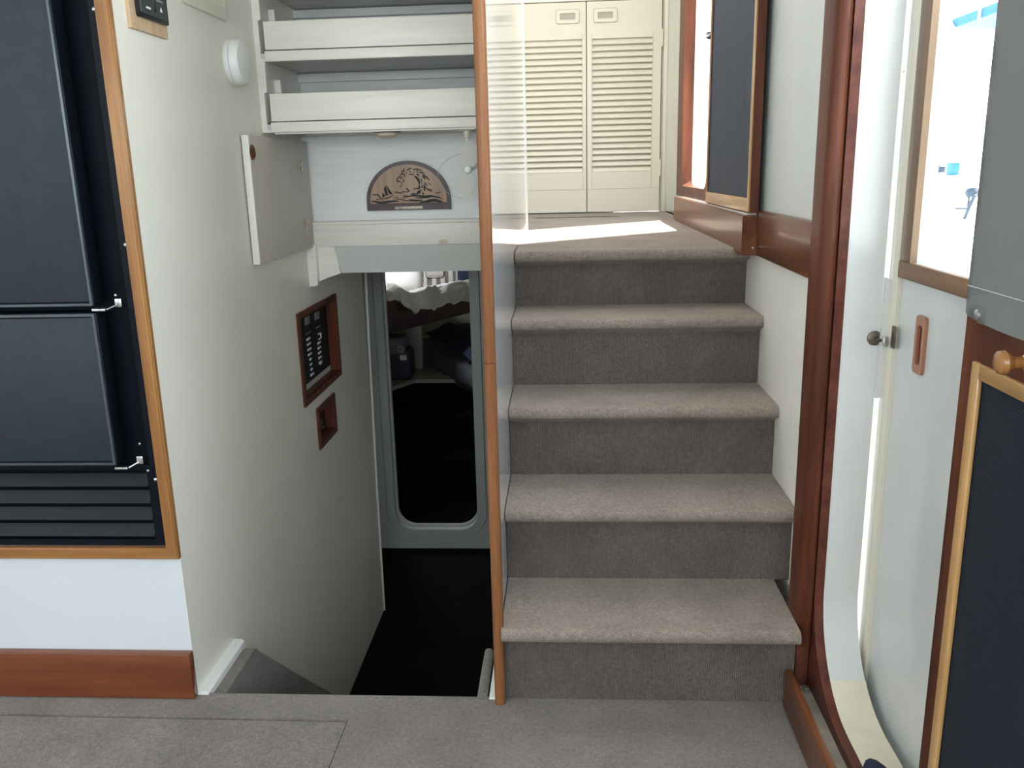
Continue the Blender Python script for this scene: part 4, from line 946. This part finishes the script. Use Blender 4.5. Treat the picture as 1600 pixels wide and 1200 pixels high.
q = hit(630, 559, 1, 2.945); obj('bag_tag', bx(q.x-0.021, q.x+0.021, 2.946, 2.952, q.z-0.017, q.z+0.017), WHITEP, bg_)
# lower bunk with grey quilted edge and navy quilt, right side
lb = thing('lower_bunk', (-0.4, 3.2, -1.10), 'lower bunk with a grey quilted mattress on the right of the cabin', 'bunk')
def lq(px, py, Y): v = hit(px, py, 1, Y); return v
e = [(lq(655, 530, 3.75), lq(658, 578, 3.70)), (lq(668, 536, 3.55), lq(668, 583, 3.50)), (lq(690, 555, 3.25), lq(692, 592, 3.22)), (lq(712, 566, 3.0), lq(716, 603, 2.98)), (lq(745, 584, 2.7), lq(748, 618, 2.68))]
b = B(); rows = []
def cr(pa, pb, pc, pd, t):
    return 0.5*((2*pb)+(-pa+pc)*t+(2*pa-5*pb+4*pc-pd)*t*t+(-pa+3*pb-3*pc+pd)*t**3)
for seg in range(len(e)-1):
    for k in range(12):
        t = k/12
        idx = [max(0, seg-1), seg, seg+1, min(len(e)-1, seg+2)]
        tp_ = cr(*[e[i][0] for i in idx], t); bt = cr(*[e[i][1] for i in idx], t)
        row = []
        for j in range(9):
            v = j/8; p_ = tp_.lerp(bt, v); bul = math.sin(PI*v)
            p_ = p_ + Vector((-0.02, -0.02, 0))*bul + Vector((1, 1, 0))*0.006*mn.noise(p_*28)
            row.append(b.verts.new(p_))
        row.insert(0, b.verts.new(tp_+Vector((0.7, 0.5, 0.02)))); rows.append(row)
for i in range(len(rows)-1):
    for j in range(9): b.faces.new((rows[i][j], rows[i][j+1], rows[i+1][j+1], rows[i+1][j]))
obj('mattress', b, QUILT, lb, ang=80)
b = B(); rows = []
for i in range(40):
    t = i/39; row = []
    a = lq(660+85*t, 528+50*t - 6*math.sin(t*PI), 3.85-1.15*t)
    for j in range(20):
        v = j/19; p_ = a+Vector((0.75, 0.35, 0.0))*v
        row.append(b.verts.new(p_+Vector((0, 0, 0.03+0.05*min(1, v*5)+0.03*mn.noise(Vector((t*7, v*6, 0)))))))
    rows.append(row)
for i in range(39):
    for j in range(19): b.faces.new((rows[i][j], rows[i][j+1], rows[i+1][j+1], rows[i+1][j]))
tag(obj('navy_quilt', b, NAVY, ang=80), 'crumpled navy quilt lying on the lower bunk', 'quilt')
# cabin cabinet door, right
cb = thing('cabin_cabinet', (-0.30, 2.3, -1.55), 'low cream cabinet with a dark framed opening on the right of the cabin', 'cabinet')
X = -0.345
b = B(); slab(b, 'x', [(1.95, CZ), (2.45, CZ), (2.45, -1.13), (1.95, -1.13)], [[(1.99, -1.56), (2.41, -1.56), (2.41, -1.19), (1.99, -1.19)]], X, X+0.02); obj('front_frame', b, CABW, cb)
obj('inner_panel', bx(X+0.02, X+0.03, 1.98, 2.42, -1.58, -1.17), BLACK, cb)
obj('door_panel', bx(X+0.008, X+0.02, 2.03, 2.37, -1.52, -1.23, bev=0.003), CABW, cb)
obj('top_board', bx(X-0.01, 0.3, 1.90, 2.50, -1.13, -1.10, bev=0.008), BLACK, cb)

# ================================================================== OUTSIDE
tag(obj('dock_ground', bx(0.9, 40, -30, 60, -1.6, -1.5), DOCK), kind='structure')
# canopy
cn = thing('blue_canopy', (5, 8.7, 1.7), 'blue canopy roof edge of a boat seen far outside the window', 'canopy')
c0 = hit(1483, 41, 0, 6.0); c1 = hit(1590, 36, 0, 6.0)
b = B(); v = [Vector((6.0, c0.y, c0.z-0.05)), Vector((6.0, c1.y, c1.z-0.05))]
for z0_, z1_, m, nm, in ((0.0, 0.13, BLUEC, 'canopy_cloth'),):
    b = B(); box(b, 6.0, 7.5, c1.y, c0.y, c0.z-0.05, c0.z+0.08); obj(nm, b, m, cn)
obj('canopy_frame', tube(B(), [(5.97, c0.y-0.25, c0.z-0.06), (5.97, c0.y-0.05, c0.z+0.09)], 0.02, 8), WHITEP, cn)
obj('canopy_frame', tube(B(), [(5.97, (c0.y+c1.y)/2, c0.z-0.06), (5.97, (c0.y+c1.y)/2, c0.z+0.09)], 0.02, 8), WHITEP, cn)
for yy in (c0.y-0.1, c1.y+0.1): obj('canopy_pole', tube(B(), [(6.6, yy, -1.5), (6.6, yy, c0.z)], 0.02, 8), WHITEP, cn)
# pale mast
m0 = hit(1490, 330, 0, 7.0); m1 = hit(1464, 190, 0, 7.0)
tag(obj('leaning_mast', tube(B(), [m0+(m0-m1)*0.6, m0, m1], [0.035, 0.03, 0.02], 10), PALE), 'pale leaning mast standing outside on the dock', 'mast')
# folding stand
fd = thing('folding_stand', (4, 6.5, -1), 'dark folding metal stand with a round head on the bright dock', 'stand')
def o4(px, py): return hit(px, py, 0, 5.0)
b = B(); tube(b, [o4(1507, 342), o4(1514, 325), o4(1524, 303)], 0.022, 8); tube(b, [o4(1507, 341), o4(1512, 326), o4(1515, 303)], 0.014, 8); obj('leg', b, DARKM, fd)
b = B(); tube(b, [o4(1494, 326), o4(1514, 326)], 0.014, 8); obj('crossbar', b, DARKM, fd)
p_ = o4(1519, 301); obj('round_head', lathe(B(), [(0, -0.05), (0.06, -0.05), (0.08, 0), (0.06, 0.05), (0, 0.05)], p_, (0, 0.2, 1), 16), DARKM, fd)
b = B(); tube(b, [o4(1508, 342), Vector((o4(1508, 342).x+0.1, o4(1508, 342).y, -1.5))], 0.02, 8); obj('foot', b, PALE, fd)
# small items: boats gear
for k, (px, py, wy, hz, m) in enumerate(((1457, 265, 0.05, 0.09, DARKM), (1464, 265, 0.10, 0.05, DARKM), (1484, 264, 0.14, 0.10, BLUEC))):
    q = hit(px, py, 0, 6.5)
    t_ = tag(obj('deck_box', bx(6.5, 6.6, q.y-wy, q.y+wy, q.z-hz, q.z+hz, bev=0.01), m),
        ('narrow dark box leftmost of the small things outside the window', 'low dark box between the two others outside the window', 'blue box beside the pale mast outside the window')[k], 'box')
q = hit(1470, 285, 0, 6.8)
rk = tag(obj('dock_rack', bx(6.42, 6.7, q.y-1.2, q.y+0.7, -1.5, hit(1470, 268, 0, 6.5).z-0.06, bev=0.01), WHITEP), 'white dock locker carrying the small boxes outside', 'locker')

# ------------------------------------------------------------------ tidy helper properties
for o in bpy.data.objects:
    if '_o' in o.keys(): del o['_o']
